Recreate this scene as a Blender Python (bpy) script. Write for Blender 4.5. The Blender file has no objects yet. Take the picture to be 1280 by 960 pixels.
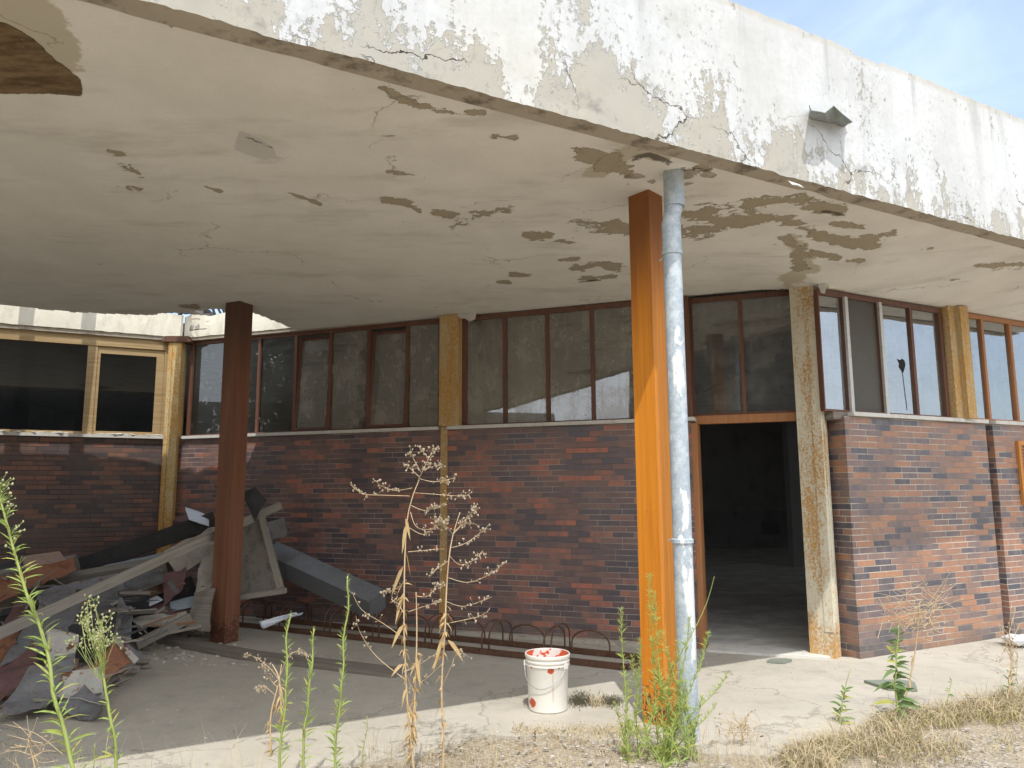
import bpy, bmesh, math, random
import numpy as np
from mathutils import Vector, Matrix, noise as mnoise

random.seed(7)
rng = np.random.default_rng(11)
scn = bpy.context.scene
COL = scn.collection
R = math.radians

# ------------------------------------------------------------------ camera
F_PX, PITCH, ROLL, EYE = 945.0, R(8.0), R(0.30), 1.65
fw = Vector((0, math.cos(PITCH), math.sin(PITCH)))
r0 = Vector((1, 0, 0)); u0 = r0.cross(fw)
rt = r0 * math.cos(ROLL) - u0 * math.sin(ROLL)
up = rt.cross(fw)
C0 = Vector((0, 0, EYE))
cam_d = bpy.data.cameras.new('camera'); cam = bpy.data.objects.new('camera', cam_d); COL.objects.link(cam)
cam_d.sensor_width = 36; cam_d.lens = 36 * F_PX / 1280; cam_d.clip_end = 5000; cam_d.clip_start = .05
m3 = Matrix((rt, up, -fw)).transposed()
cam.matrix_world = Matrix.Translation(C0) @ m3.to_4x4()
scn.camera = cam

def ray(u, v):
    d = rt * ((u - 640) / F_PX) - up * ((v - 480) / F_PX) + fw
    return d / d.y
def at(u, v, Y): return C0 + ray(u, v) * Y
def atc(u, v, Y):
    return at(u, v, min(Y, gnd(u, v).y - .03)) if v > 640 else at(u, v, Y)
def gnd(u, v, z=0.0):
    d = ray(u, v); return C0 + d * ((z - EYE) / d.z)
def onplane(u, v, P, n):
    d = ray(u, v); return C0 + d * ((Vector(P) - C0).dot(n) / d.dot(n))
def proj_np(P):
    q = P - np.array(C0); z = q @ np.array(fw)
    return 640 + F_PX * (q @ np.array(rt)) / z, 480 - F_PX * (q @ np.array(up)) / z

# ------------------------------------------------------------------ object helpers
def prop(o, label=None, cat=None, group=None, kind=None):
    if label: o['label'] = label
    if cat: o['category'] = cat
    if group: o['group'] = group
    if kind: o['kind'] = kind
    return o
def link(name, me, mat=None, parent=None, smooth=False):
    o = bpy.data.objects.new(name, me); COL.objects.link(o)
    if mat:
        for m in (mat if isinstance(mat, (list, tuple)) else [mat]): me.materials.append(m)
    if parent: o.parent = parent
    if smooth:
        for p in me.polygons: p.use_smooth = True
    return o
def empty(name, loc=(0, 0, 0), label=None, cat=None, group=None):
    # things stay at the world origin frame so that their parts can be given in world coordinates
    o = bpy.data.objects.new(name, None); COL.objects.link(o); o.empty_display_size = .1
    o.location = loc
    return prop(o, label, cat, group)

class MB:
    def __init__(s): s.v = []; s.f = []; s.uv = []; s.m = []
    def poly(s, pts, uvs=None, m=0):
        i = len(s.v); s.v += [tuple(p) for p in pts]; s.f.append(tuple(range(i, i + len(pts))))
        s.uv += (uvs if uvs else [(p[0], p[2]) for p in pts]); s.m.append(m)
    def mesh(s, vs, fs, m=0):
        i = len(s.v); s.v += [tuple(p) for p in vs]
        for f in fs:
            s.f.append(tuple(i + k for k in f)); s.uv += [(vs[k][0] + vs[k][1], vs[k][2]) for k in f]; s.m.append(m)
    def obox(s, P, a, n, s0, s1, d0, d1, z0, z1, m=0):
        """box along horizontal axis a, outward axis n; uv in metres (s or depth, z)"""
        P = Vector((P[0], P[1], 0)); a = Vector((a[0], a[1], 0)); n = Vector((n[0], n[1], 0)); k = Vector((0, 0, 1))
        q = lambda S, D, Z: P + a * S + n * D + k * Z
        s.poly([q(s0,d1,z0),q(s1,d1,z0),q(s1,d1,z1),q(s0,d1,z1)], [(s0,z0),(s1,z0),(s1,z1),(s0,z1)], m)
        s.poly([q(s1,d0,z0),q(s0,d0,z0),q(s0,d0,z1),q(s1,d0,z1)], [(s1,z0),(s0,z0),(s0,z1),(s1,z1)], m)
        s.poly([q(s0,d0,z0),q(s0,d1,z0),q(s0,d1,z1),q(s0,d0,z1)], [(s0-d1+d0,z0),(s0,z0),(s0,z1),(s0-d1+d0,z1)], m)
        s.poly([q(s1,d1,z0),q(s1,d0,z0),q(s1,d0,z1),q(s1,d1,z1)], [(s1,z0),(s1+d1-d0,z0),(s1+d1-d0,z1),(s1,z1)], m)
        s.poly([q(s0,d1,z1),q(s1,d1,z1),q(s1,d0,z1),q(s0,d0,z1)], [(s0,d1),(s1,d1),(s1,d0),(s0,d0)], m)
        s.poly([q(s0,d0,z0),q(s1,d0,z0),q(s1,d1,z0),q(s0,d1,z0)], [(s0,d0),(s1,d0),(s1,d1),(s0,d1)], m)
    def bar(s, A, B, w, h, upv=(0, 0, 1), m=0):
        A = Vector(A); B = Vector(B); d = (B - A); L = d.length; d.normalize()
        x = d.cross(Vector(upv)); 
        if x.length < 1e-4: x = d.cross(Vector((0, 1, 0)))
        x.normalize(); y = x.cross(d); y.normalize()
        c = [A + d * (L * t) + x * (w / 2 * sx) + y * (h / 2 * sy) for t in (0, 1) for sx, sy in ((-1,-1),(1,-1),(1,1),(-1,1))]
        for f, (ua, ub) in (((0,1,5,4),(0,w)),((1,2,6,5),(w,w+h)),((2,3,7,6),(0,w)),((3,0,4,7),(w,w+h))):
            s.poly([c[i] for i in f], [(0,ua),(0,ub),(L,ub),(L,ua)], m)
        s.poly([c[i] for i in (3,2,1,0)], [(0,0),(w,0),(w,h),(0,h)], m); s.poly([c[i] for i in (4,5,6,7)], [(0,0),(w,0),(w,h),(0,h)], m)
    def tube(s, pts, rad, n=6, m=0, cap=True):
        pts = [Vector(p) for p in pts]; rad = rad if isinstance(rad, (list, tuple)) else [rad] * len(pts)
        i0 = len(s.v); px = None
        for i, p in enumerate(pts):
            d = (pts[min(i+1, len(pts)-1)] - pts[max(i-1, 0)])
            if d.length < 1e-7: d = Vector((0, 0, 1))
            d.normalize()
            if px is None: px = d.cross(Vector((0.3, 1, 0.1)))
            x = (px - d * px.dot(d)); 
            if x.length < 1e-6: x = d.orthogonal()
            x.normalize(); px = x; y = d.cross(x)
            for k in range(n):
                a = 2 * math.pi * k / n
                s.v.append(tuple(p + (x * math.cos(a) + y * math.sin(a)) * rad[i]))
        for i in range(len(pts) - 1):
            for k in range(n):
                a = i0 + i * n + k; b = i0 + i * n + (k + 1) % n
                s.f.append((a, b, b + n, a + n)); s.m.append(m)
                s.uv += [(k / n, i * .1), ((k + 1) / n, i * .1), ((k + 1) / n, i * .1 + .1), (k / n, i * .1 + .1)]
        if cap:
            for base in (i0, i0 + (len(pts) - 1) * n):
                s.f.append(tuple(base + k for k in (range(n) if base != i0 else reversed(range(n))))); s.m.append(m); s.uv += [(0, 0)] * n
    def leaf(s, p, d, L, w, nrm, droop=.25, m=0):
        d = Vector(d).normalized(); nrm = Vector(nrm) + Vector((random.gauss(0, .8), random.gauss(0, .8) - .5, random.gauss(0, .5))); x = d.cross(nrm)
        if x.length < 1e-4: x = d.orthogonal()
        x.normalize(); nn = x.cross(d).normalized(); p = Vector(p)
        prof = ((0, .12, 0), (.3, .9, .05), (.62, .8, -.02), (1, .04, -.18))
        i0 = len(s.v)
        for t, ww, _ in prof:
            c = p + d * (L * t) - Vector((0, 0, 1)) * (droop * L * t * t)
            s.v += [tuple(c - x * (w * ww / 2) + nn * (w * .12 * ww)), tuple(c), tuple(c + x * (w * ww / 2) + nn * (w * .12 * ww))]
        for i in range(3):
            a = i0 + 3 * i
            for k in (0, 1):
                s.f.append((a + k, a + k + 1, a + k + 4, a + k + 3)); s.m.append(m); s.uv += [(k*.5, i/3), (k*.5+.5, i/3), (k*.5+.5, i/3+.33), (k*.5, i/3+.33)]
    def blob(s, c, r, m=0, sq=(1, 1, 1), jit=.25):
        c = Vector(c); t = (1 + 5 ** .5) / 2
        vs = [(-1,t,0),(1,t,0),(-1,-t,0),(1,-t,0),(0,-1,t),(0,1,t),(0,-1,-t),(0,1,-t),(t,0,-1),(t,0,1),(-t,0,-1),(-t,0,1)]
        fs = [(0,11,5),(0,5,1),(0,1,7),(0,7,10),(0,10,11),(1,5,9),(5,11,4),(11,10,2),(10,7,6),(7,1,8),(3,9,4),(3,4,2),(3,2,6),(3,6,8),(3,8,9),(4,9,5),(2,4,11),(6,2,10),(8,6,7),(9,8,1)]
        out = []
        for v in vs:
            k = r / 1.9 * (1 + random.uniform(-jit, jit)); out.append(c + Vector((v[0]*k*sq[0], v[1]*k*sq[1], v[2]*k*sq[2])))
        s.mesh(out, fs, m)
    def build(s, name, mat, parent=None, smooth=False, bevel=0, solid=0):
        me = bpy.data.meshes.new(name); me.from_pydata(s.v, [], s.f)
        uvl = me.uv_layers.new(name='UVMap'); uvl.data.foreach_set('uv', np.array(s.uv, np.float32).ravel())
        me.polygons.foreach_set('material_index', np.array(s.m, np.int32)); me.update()
        o = link(name, me, mat, parent, smooth)
        if solid:
            md = o.modifiers.new('solid', 'SOLIDIFY'); md.thickness = solid; md.offset = 0
        if bevel:
            md = o.modifiers.new('bev', 'BEVEL'); md.width = bevel; md.segments = 2; md.limit_method = 'ANGLE'; md.angle_limit = R(40)
        return o
def thing(mb, name, mat, label, cat, group=None, **kw):
    return prop(mb.build(name, mat, **kw), label, cat, group)

# ------------------------------------------------------------------ node helpers
class NT:
    def __init__(s, name):
        s.mat = bpy.data.materials.new(name); s.mat.use_nodes = True; s.t = s.mat.node_tree; s.n = s.t.nodes
        s.b = s.n['Principled BSDF']; s.o = s.n['Material Output']
    def new(s, ty, **kw):
        n = s.n.new(ty)
        for k, v in kw.items(): setattr(n, k, v)
        return n
    def put(s, sock, val):
        if val is None: return
        if isinstance(val, bpy.types.NodeSocket): s.t.links.new(val, sock)
        elif isinstance(val, (tuple, list)) and sock.type == 'RGBA': sock.default_value = (*val[:3], 1)
        else: sock.default_value = val
    def math(s, op, a, b=None, c=None, clamp=False):
        n = s.new('ShaderNodeMath', operation=op, use_clamp=clamp)
        for i, x in enumerate((a, b, c)): s.put(n.inputs[i], x)
        return n.outputs[0]
    def mix(s, f, a, b, mode='MIX'):
        n = s.new('ShaderNodeMix', data_type='RGBA', blend_type=mode)
        s.put(n.inputs[0], f); s.put(n.inputs[6], a); s.put(n.inputs[7], b); return n.outputs[2]
    def coord(s, which='Object'): return s.new('ShaderNodeTexCoord').outputs[which]
    def uv(s): return s.new('ShaderNodeUVMap', uv_map='UVMap').outputs[0]
    def scale(s, vec, sc, loc=(0, 0, 0), rot=(0, 0, 0)):
        n = s.new('ShaderNodeMapping'); s.put(n.inputs[0], vec); n.inputs[1].default_value = loc; n.inputs[2].default_value = rot; n.inputs[3].default_value = sc; return n.outputs[0]
    def noise(s, vec, sc, det=4, rough=.6, dist=0, out=0):
        n = s.new('ShaderNodeTexNoise'); s.put(n.inputs['Vector'], vec); n.inputs['Scale'].default_value = sc
        n.inputs['Detail'].default_value = det; n.inputs['Roughness'].default_value = rough; n.inputs['Distortion'].default_value = dist
        return n.outputs[out]
    def vor(s, vec, sc, feature='F1', out='Distance', rnd=1):
        n = s.new('ShaderNodeTexVoronoi', feature=feature); s.put(n.inputs['Vector'], vec); n.inputs['Scale'].default_value = sc
        n.inputs['Randomness'].default_value = rnd; return n.outputs[out]
    def step(s, x, lo, hi):
        n = s.new('ShaderNodeMapRange', interpolation_type='SMOOTHSTEP'); s.put(n.inputs[0], x); n.inputs[1].default_value = lo; n.inputs[2].default_value = hi; return n.outputs[0]
    def ramp(s, x, stops, interp='LINEAR'):
        n = s.new('ShaderNodeValToRGB'); s.put(n.inputs[0], x); e = n.color_ramp; e.interpolation = interp
        while len(e.elements) < len(stops): e.elements.new(.5)
        for el, (p, c) in zip(e.elements, stops): el.position = p; el.color = (*c, 1)
        return n.outputs[0]
    def attr(s, name): return s.new('ShaderNodeAttribute', attribute_name=name).outputs['Fac']
    def bump(s, h, strength=.5, dist=.01, nrm=None):
        n = s.new('ShaderNodeBump'); n.inputs['Strength'].default_value = strength; n.inputs['Distance'].default_value = dist
        s.put(n.inputs['Height'], h); 
        if nrm is not None: s.put(n.inputs['Normal'], nrm)
        return n.outputs[0]
    def fin(s, col=None, rough=.7, nrm=None, metal=0, spec=.4, **kw):
        s.put(s.b.inputs['Base Color'], col); s.put(s.b.inputs['Roughness'], rough); s.put(s.b.inputs['Metallic'], metal)
        s.put(s.b.inputs['Specular IOR Level'], spec)
        if nrm is not None: s.put(s.b.inputs['Normal'], nrm)
        return s.mat

# ------------------------------------------------------------------ materials
def m_brick(name, stops, mortar=(.30, .27, .24), seed=0.0, dirt=.35):
    t = NT(name); uv = t.uv(); sp = t.new('ShaderNodeSeparateXYZ'); t.put(sp.inputs[0], uv)
    CH, BL = .0625, .25
    row = t.math('FLOOR', t.math('DIVIDE', sp.outputs[1], CH))
    wn1 = t.new('ShaderNodeTexWhiteNoise', noise_dimensions='1D'); t.put(wn1.inputs['W'], t.math('ADD', row, seed))
    off = t.math('ADD', t.math('MULTIPLY', row, .0833), t.math('MULTIPLY', wn1.outputs[0], .10))
    uu = t.math('DIVIDE', t.math('ADD', sp.outputs[0], off), BL)
    col = t.math('FLOOR', uu)
    fu = t.math('FRACT', uu); fv = t.math('FRACT', t.math('DIVIDE', sp.outputs[1], CH))
    cb = t.new('ShaderNodeCombineXYZ'); t.put(cb.inputs[0], col); t.put(cb.inputs[1], row); cb.inputs[2].default_value = seed
    wn = t.new('ShaderNodeTexWhiteNoise', noise_dimensions='3D'); t.put(wn.inputs['Vector'], cb.outputs[0])
    iv = t.new('ShaderNodeVectorMath', operation='ADD'); t.put(iv.inputs[0], t.scale(uv, (1, .35, 1))); t.put(iv.inputs[1], wn.outputs[1]); inner = t.noise(iv.outputs[0], 11, 2, .5)
    big = t.noise(uv, .9, 3, .5)
    fac = t.math('ADD', t.math('ADD', t.math('MULTIPLY', wn.outputs[0], 1.0), t.math('MULTIPLY', t.math('SUBTRACT', inner, .5), .7)), t.math('MULTIPLY', t.math('SUBTRACT', big, .5), .35), clamp=True)
    c = t.ramp(fac, stops)
    vv = t.math('ADD', t.math('MULTIPLY', wn.outputs[0], .5), .75)
    c = t.mix(1, c, t.math('ADD', t.math('MULTIPLY', t.noise(uv, 60, 3, .7), .6), .7), 'MULTIPLY')
    # mortar
    wob = t.math('MULTIPLY', t.math('SUBTRACT', t.noise(uv, 25, 2), .5), .05)
    du = t.math('MULTIPLY', t.math('MINIMUM', fu, t.math('SUBTRACT', 1, fu)), BL)
    dv = t.math('MULTIPLY', t.math('MINIMUM', fv, t.math('SUBTRACT', 1, fv)), CH)
    dmin = t.math('MINIMUM', t.math('ADD', du, .0012), dv)
    mk = t.math('SUBTRACT', 1, t.step(t.math('ADD', dmin, t.math('MULTIPLY', wob, .05)), .0028, .0052))
    dk = t.step(t.noise(uv, 1.3, 4, .6), .38, .62)
    mc = t.mix(dk, (mortar[0]*.35, mortar[1]*.33, mortar[2]*.32), mortar)
    c = t.mix(mk, c, mc)
    dust = t.math('MULTIPLY', t.step(t.noise(uv, 2.2, 5, .65), .5, .78), dirt)
    c = t.mix(dust, c, (.20, .175, .16))
    zlow = t.math('MULTIPLY', t.math('SUBTRACT', 1, t.step(sp.outputs[1], .02, .4)), .35)
    c = t.mix(t.math('MULTIPLY', zlow, t.noise(uv, 6, 4)), c, (.28, .24, .2))
    foot = t.math('MULTIPLY', t.math('SUBTRACT', 1, t.step(t.math('ADD', sp.outputs[1], t.math('MULTIPLY', t.noise(uv, 2.5, 5), .35)), .10, .36)), .4); c = t.mix(foot, c, (.10, .085, .07))
    effl = t.math('MULTIPLY', t.step(t.noise(uv, 3.3, 6, .72),   .62, .76), .2); c = t.mix(effl, c, (.42, .39, .36))
    spk = t.math('GREATER_THAN', t.noise(uv, 45, 2, .5), .76)
    c = t.mix(t.math('MULTIPLY', spk, .5), c, (.5, .47, .43))
    h = t.math('ADD', t.math('MULTIPLY', t.math('SUBTRACT', 1, mk), 1.0), t.math('MULTIPLY', t.noise(uv, 90, 3), .25))
    h = t.math('ADD', h, t.math('MULTIPLY', wn.outputs[0], .35))
    rgh = t.math('ADD', t.math('MULTIPLY', mk, .4), t.math('ADD', .3, t.math('MULTIPLY', wn.outputs[0], .2)))
    return t.fin(c, rgh, t.bump(h, .7, .004), spec=.45)
BR_MID = m_brick('clinker_dark', [(0, (0.092, 0.078, 0.094)), (.25, (0.141, 0.097, 0.101)), (.5, (0.185, 0.114, 0.104)), (.75, (0.230, 0.132, 0.114)), (.92, (0.341, 0.148, 0.111)), (1, (0.430, 0.161, 0.111))], (.40, .355, .31), 3.0, .14)
BR_RIGHT = m_brick('clinker_warm', [(0, (.085, .082, .098)), (.2, (.145, .118, .125)), (.4, (.205, .142, .13)), (.62, (.265, .16, .125)), (.85, (.345, .18, .115)), (1, (.39, .20, .12))], (.58, .52, .44), 9.0, .12)
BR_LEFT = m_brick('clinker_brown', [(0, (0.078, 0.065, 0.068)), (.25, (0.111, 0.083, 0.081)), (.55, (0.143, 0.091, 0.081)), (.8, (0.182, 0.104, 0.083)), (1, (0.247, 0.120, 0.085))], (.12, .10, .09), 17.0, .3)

def m_fascia():
    t = NT('peeling_white_paint'); uv = t.uv(); sp = t.new('ShaderNodeSeparateXYZ'); t.put(sp.inputs[0], uv)
    s, z = sp.outputs[0], sp.outputs[1]          # metres along, height above the drip edge
    # more paint is lost low down, and in vertical streaks on the left half
    low = t.math('SUBTRACT', 1, t.step(z, .02, .55))
    streak = t.noise(t.scale(uv, (3.2, .55, 1)), 1.0, 3, .55)
    blot = t.noise(t.scale(uv, (2.2, 1.5, 1), (3, 1, 0)), 1.0, 5, .6)
    fine = t.noise(t.scale(uv, (16, 9, 1)), 1.0, 5, .7)
    leftness = t.math('SUBTRACT', 1, t.step(s, 2.2, 5.5))
    e = t.math('ADD', t.math('MULTIPLY', streak, .55), t.math('MULTIPLY', blot, .55))
    e = t.math('ADD', e, t.math('MULTIPLY', fine, .38))
    e = t.math('ADD', e, t.math('MULTIPLY', low, .13)); e = t.math('ADD', e, t.math('MULTIPLY', leftness, .055))
    e = t.math('ADD', e, t.math('MULTIPLY', t.math('SUBTRACT', t.noise(uv, 28, 6, .78), .5), .30))
    peel = t.step(e, .855, .872)
    peel2 = t.step(t.math('ADD', e, t.math('MULTIPLY', t.noise(uv, 40, 4), .12)), .905, .93)
    flecks = t.math('MULTIPLY', t.step(t.noise(t.scale(uv, (26, 15, 1)), 1.0, 5, .75), .60, .62), t.step(t.noise(t.scale(uv, (1.6, 1, 1), (9, 2, 0)), 1, 3), .46, .6))
    yell = t.step(t.noise(uv, .8, 3), .4, .65)
    white = t.mix(t.math('MULTIPLY', yell, t.math('ADD', .25, t.math('MULTIPLY', leftness, .7))), (.62, .63, .635), (.60, .585, .53))
    white = t.mix(t.math('MULTIPLY', t.step(t.noise(uv, 22, 6, .75), .42, .7), .45), white, (.50, .49, .46))
    under = t.mix(t.noise(uv, 8, 4), (.47, .445, .375), (.55, .525, .45))
    under = t.mix(t.math('MULTIPLY', peel2, .5), under, (.36, .33, .28))
    c = t.mix(peel, white, under)
    c = t.mix(t.math('MULTIPLY', flecks, .7), c, (.42, .37, .33))
    # weathering: grey rain streaks from the coping and mould by the drip edge
    gs = t.step(t.noise(t.scale(uv, (4.5, .35, 1), (5, 0, 0)), 1.0, 4, .6), .52, .72)
    gs = t.math('MULTIPLY', gs, t.math('ADD', .22, t.math('MULTIPLY', t.step(z, .55, 1.25), .4)))
    c = t.mix(gs, c, (.36, .36, .34))
    mould = t.math('MULTIPLY', t.step(t.noise(t.scale(uv, (3.2, 3.5, 1), (1, 7, 0)), 1.0, 5, .68), .54, .74), t.math('ADD', .18, t.math('MULTIPLY', t.math('SUBTRACT', 1, t.step(z, .1, .75)), .7)))
    c = t.mix(mould, c, (.23, .22, .20)); c = t.mix(t.math('MULTIPLY', t.step(t.noise(t.scale(uv, (1.3, .8, 1)), 1.0, 7, .7), .42, .66), .38), c, (.40, .40, .385))
    # cracks
    wv = t.new('ShaderNodeVectorMath', operation='ADD'); t.put(wv.inputs[0], uv)
    nz = t.new('ShaderNodeVectorMath', operation='SCALE'); t.put(nz.inputs[0], t.noise(uv, 4, 4, .6, out=1)); nz.inputs['Scale'].default_value = .35
    t.put(wv.inputs[1], nz.outputs[0])
    cr = t.vor(t.scale(wv.outputs[0], (1.2, 2.6, 1)), 1.0, 'DISTANCE_TO_EDGE')
    crm = t.math('MULTIPLY', t.math('SUBTRACT', 1, t.step(cr, .003, .010)), t.math('MULTIPLY', t.math('SUBTRACT', 1, t.step(z, .25, .6)), t.step(t.noise(uv, 1.1, 2), .47, .57)))
    c = t.mix(crm, c, (.06, .045, .04))
    edge = t.math('MULTIPLY', t.step(z, 1.17, 1.23), t.noise(uv, 5, 4))
    c = t.mix(edge, c, (.46, .42, .35))
    h = t.math('ADD', t.math('MULTIPLY', peel, -1), t.math('MULTIPLY', crm, -2)); h = t.math('ADD', h, t.math('MULTIPLY', fine, .5)); h = t.math('SUBTRACT', h, flecks)
    h = t.math('ADD', h, t.math('MULTIPLY', t.noise(uv, 3, 4), 1.2))
    return t.fin(c, .88, t.bump(h, .8, .005), spec=.25)
FASCIA = m_fascia()

def m_soffit():
    t = NT('peeling_ceiling_paint'); p = t.coord(); peel = t.attr('peel'); deep = t.attr('deep'); halo = t.attr('halo'); flap = t.attr('flap'); dark = t.attr('dark')
    n1 = t.noise(p, 9, 9, .74); n2 = t.noise(p, 2.2, 4, .55); n3 = t.noise(p, 55, 4, .7)
    nl = t.noise(t.scale(p, (1, 1.6, 1), rot=(0, 0, -.5)), 3.2, 5, .65)
    wob = t.math('ADD', t.math('ADD', t.math('MULTIPLY', t.math('SUBTRACT', n1, .5), 3.2), t.math('MULTIPLY', t.math('SUBTRACT', nl, .55), 5.0)), t.math('MULTIPLY', t.math('SUBTRACT', n3, .5), .5))
    pm = t.step(t.math('ADD', peel, wob), .0, .05)
    pm = t.math('MULTIPLY', pm, t.math('GREATER_THAN', peel, -.98))
    pr = t.math('ADD', peel, wob); rim = t.math('MULTIPLY', t.math('MULTIPLY', t.step(pr, -.02, .02), t.math('SUBTRACT', 1, t.step(pr, .06, .13))), t.math('GREATER_THAN', peel, -.98))
    dm = t.step(t.math('ADD', deep, t.math('MULTIPLY', t.math('SUBTRACT', n1, .5), .5)), .0, .05)
    hm = t.step(t.math('ADD', halo, t.math('MULTIPLY', wob, .45)), .0, .3)
    fm = t.step(t.math('ADD', flap, t.math('MULTIPLY', t.math('SUBTRACT', n1, .5), .5)), .0, .08)
    km = t.step(t.math('ADD', dark, t.math('MULTIPLY', wob, .7)), .0, .5)
    base = t.mix(t.step(n2, .3, .7), (.72, .70, .645), (.79, .77, .715))
    base = t.mix(t.math('MULTIPLY', t.step(t.noise(t.scale(p, (.6, 2.0, 1)), 1.6, 5, .65), .5, .75), .45), base, (.43, .40, .34))
    base = t.mix(t.math('MULTIPLY', t.step(n3, .5, .8), .25), base, (.42, .39, .34))
    streak = t.noise(t.scale(p, (3, 9, 1), rot=(0, 0, -.5)), 1.0, 4, .6)
    base = t.mix(t.math('MULTIPLY', t.step(streak, .55, .8), .22), base, (.64, .61, .56))
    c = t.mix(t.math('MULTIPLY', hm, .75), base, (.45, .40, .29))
    und = t.mix(n1, (.31, .26, .18), (.45, .395, .30)); und = t.mix(t.math('MULTIPLY', t.step(n3, .55, .7), .5), und, (.2, .16, .11))
    c = t.mix(pm, c, und)
    c = t.mix(t.math('MULTIPLY', rim, .45), c, (.12, .095, .06))  # dark line paints the edge shadow around the peeled patches
    c = t.mix(fm, c, t.mix(n1, (.55, .53, .50), (.66, .64, .61)))
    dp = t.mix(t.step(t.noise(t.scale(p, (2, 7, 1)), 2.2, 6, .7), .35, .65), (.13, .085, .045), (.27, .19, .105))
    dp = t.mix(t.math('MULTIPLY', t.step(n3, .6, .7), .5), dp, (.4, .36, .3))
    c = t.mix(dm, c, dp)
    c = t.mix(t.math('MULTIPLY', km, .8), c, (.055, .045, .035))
    # hairline cracks
    nz = t.new('ShaderNodeVectorMath', operation='SCALE'); t.put(nz.inputs[0], t.noise(p, 3, 4, .6, out=1)); nz.inputs['Scale'].default_value = .5
    wv = t.new('ShaderNodeVectorMath', operation='ADD'); t.put(wv.inputs[0], p); t.put(wv.inputs[1], nz.outputs[0])
    cr = t.vor(t.scale(wv.outputs[0], (.55, .8, .2)), 1.0, 'DISTANCE_TO_EDGE')
    crm = t.math('MULTIPLY', t.math('SUBTRACT', 1, t.step(cr, .002, .006)), t.step(t.noise(p, .9, 3), .52, .6))
    c = t.mix(t.math('MULTIPLY', crm, .55), c, (.22, .19, .15))
    chips = t.math('MULTIPLY', t.step(t.noise(t.scale(p, (7, 16, 7)), 1.0, 4, .6), .705, .72), t.step(t.noise(p, .7, 2), .5, .6))
    c = t.mix(t.math('MULTIPLY', chips, .8), c, (.30, .26, .2))
    h = t.math('ADD', t.math('MULTIPLY', pm, 1.0), t.math('MULTIPLY', dm, 5)); h = t.math('ADD', h, t.math('MULTIPLY', chips, .7))
    h = t.math('ADD', t.math('MULTIPLY', h, -1), t.math('ADD', t.math('MULTIPLY', n2, .9), t.math('MULTIPLY', n3, .15)))
    h = t.math('SUBTRACT', h, t.math('MULTIPLY', t.math('MULTIPLY', dm, n1), 4))
    return t.fin(c, .9, t.bump(h, .9, .007), spec=.2)
SOFFIT = m_soffit()

def m_plaster(name, a, b, stain=(.2, .18, .15), sc=3, amt=.4, rough=.9):
    t = NT(name); p = t.coord()
    c = t.mix(t.noise(p, sc, 5), a, b)
    c = t.mix(t.math('MULTIPLY', t.step(t.noise(t.scale(p, (1, 1, .5)), sc * 1.7, 6, .7), .48, .7), amt), c, stain)
    h = t.math('ADD', t.noise(p, 30, 5, .7), t.math('MULTIPLY', t.noise(p, 5, 4), 1.5))
    return t.fin(c, rough, t.bump(h, .6, .006), spec=.2)
DRIP = m_plaster('drip_strip_plaster', (.36, .315, .25), (.48, .43, .35), (.13, .105, .08), 3, .85)
BEAM = m_plaster('cream_beam_plaster', (.72, .67, .54), (.80, .76, .65), (.42, .36, .27), 3, .45)
BEAMLOW = m_plaster('raw_concrete_edge', (.36, .31, .24), (.46, .41, .33), (.2, .16, .12), 8, .6)
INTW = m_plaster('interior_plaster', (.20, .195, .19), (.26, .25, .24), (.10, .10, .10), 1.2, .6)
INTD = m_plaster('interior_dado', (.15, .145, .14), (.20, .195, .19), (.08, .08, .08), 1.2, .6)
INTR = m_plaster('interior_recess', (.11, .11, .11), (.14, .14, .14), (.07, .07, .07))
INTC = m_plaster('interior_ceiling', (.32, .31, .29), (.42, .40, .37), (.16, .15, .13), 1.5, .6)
SILL = m_plaster('pale_stone_sill', (.56, .54, .50), (.70, .68, .64), (.35, .32, .28), 6, .4)
FLAKE = m_plaster('paint_flake', (.52, .50, .46), (.60, .58, .54), (.42, .39, .34), 9, .3)
PANEL = m_plaster('broken_panel_core', (.21, .185, .155), (.30, .27, .23), (.11, .095, .08), 7, .7)
CRUMB = m_plaster('concrete_crumbs', (.44, .41, .36), (.56, .53, .48), (.3, .27, .23), 20, .4)
CHUNK = m_plaster('plaster_rubble', (.34, .31, .27), (.46, .43, .38), (.2, .18, .15), 14, .5)

def m_rust_post(name, amt=.5, white=(.62, .58, .48)):
    t = NT(name); p = t.coord()
    big = t.noise(t.scale(p, (5, 5, 1.1)), 1.0, 5, .65); sp = t.noise(t.scale(p, (1, 1, .7)), 46, 6, .8)
    e = t.math('ADD', t.math('MULTIPLY', big, .45), t.math('MULTIPLY', sp, .70))
    spz = t.new('ShaderNodeSeparateXYZ'); t.put(spz.inputs[0], p); e = t.math('ADD', e, t.math('MULTIPLY', t.math('SUBTRACT', 1, t.step(spz.outputs[2], .0, .45)), .09))
    rm = t.step(e, .575 - amt * .08, .66 - amt * .08)
    pitted = t.step(t.noise(p, 65, 4, .7), .56, .62)
    pit2 = t.math('MULTIPLY', pitted, t.step(big, .42, .62))
    rust = t.mix(t.noise(p, 20, 4), (.42, .19, .035), (.62, .35, .08))
    c = t.mix(t.noise(p, 6, 4), white, (white[0]*.85, white[1]*.8, white[2]*.68))
    c = t.mix(t.math('MULTIPLY', rm, .85), c, rust)
    c = t.mix(t.math('MULTIPLY', pit2, .75), c, (.20, .085, .025))
    h = t.math('ADD', t.math('MULTIPLY', rm, .6), t.math('MULTIPLY', sp, .8))
    return t.fin(c, .78, t.bump(h, .6, .003), spec=.3)
RUST_Y = m_rust_post('rusty_cream_paint', .15, (.70, .67, .57))
RUST_L = m_rust_post('rusty_yellow_paint', .9, (.62, .52, .31))
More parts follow.
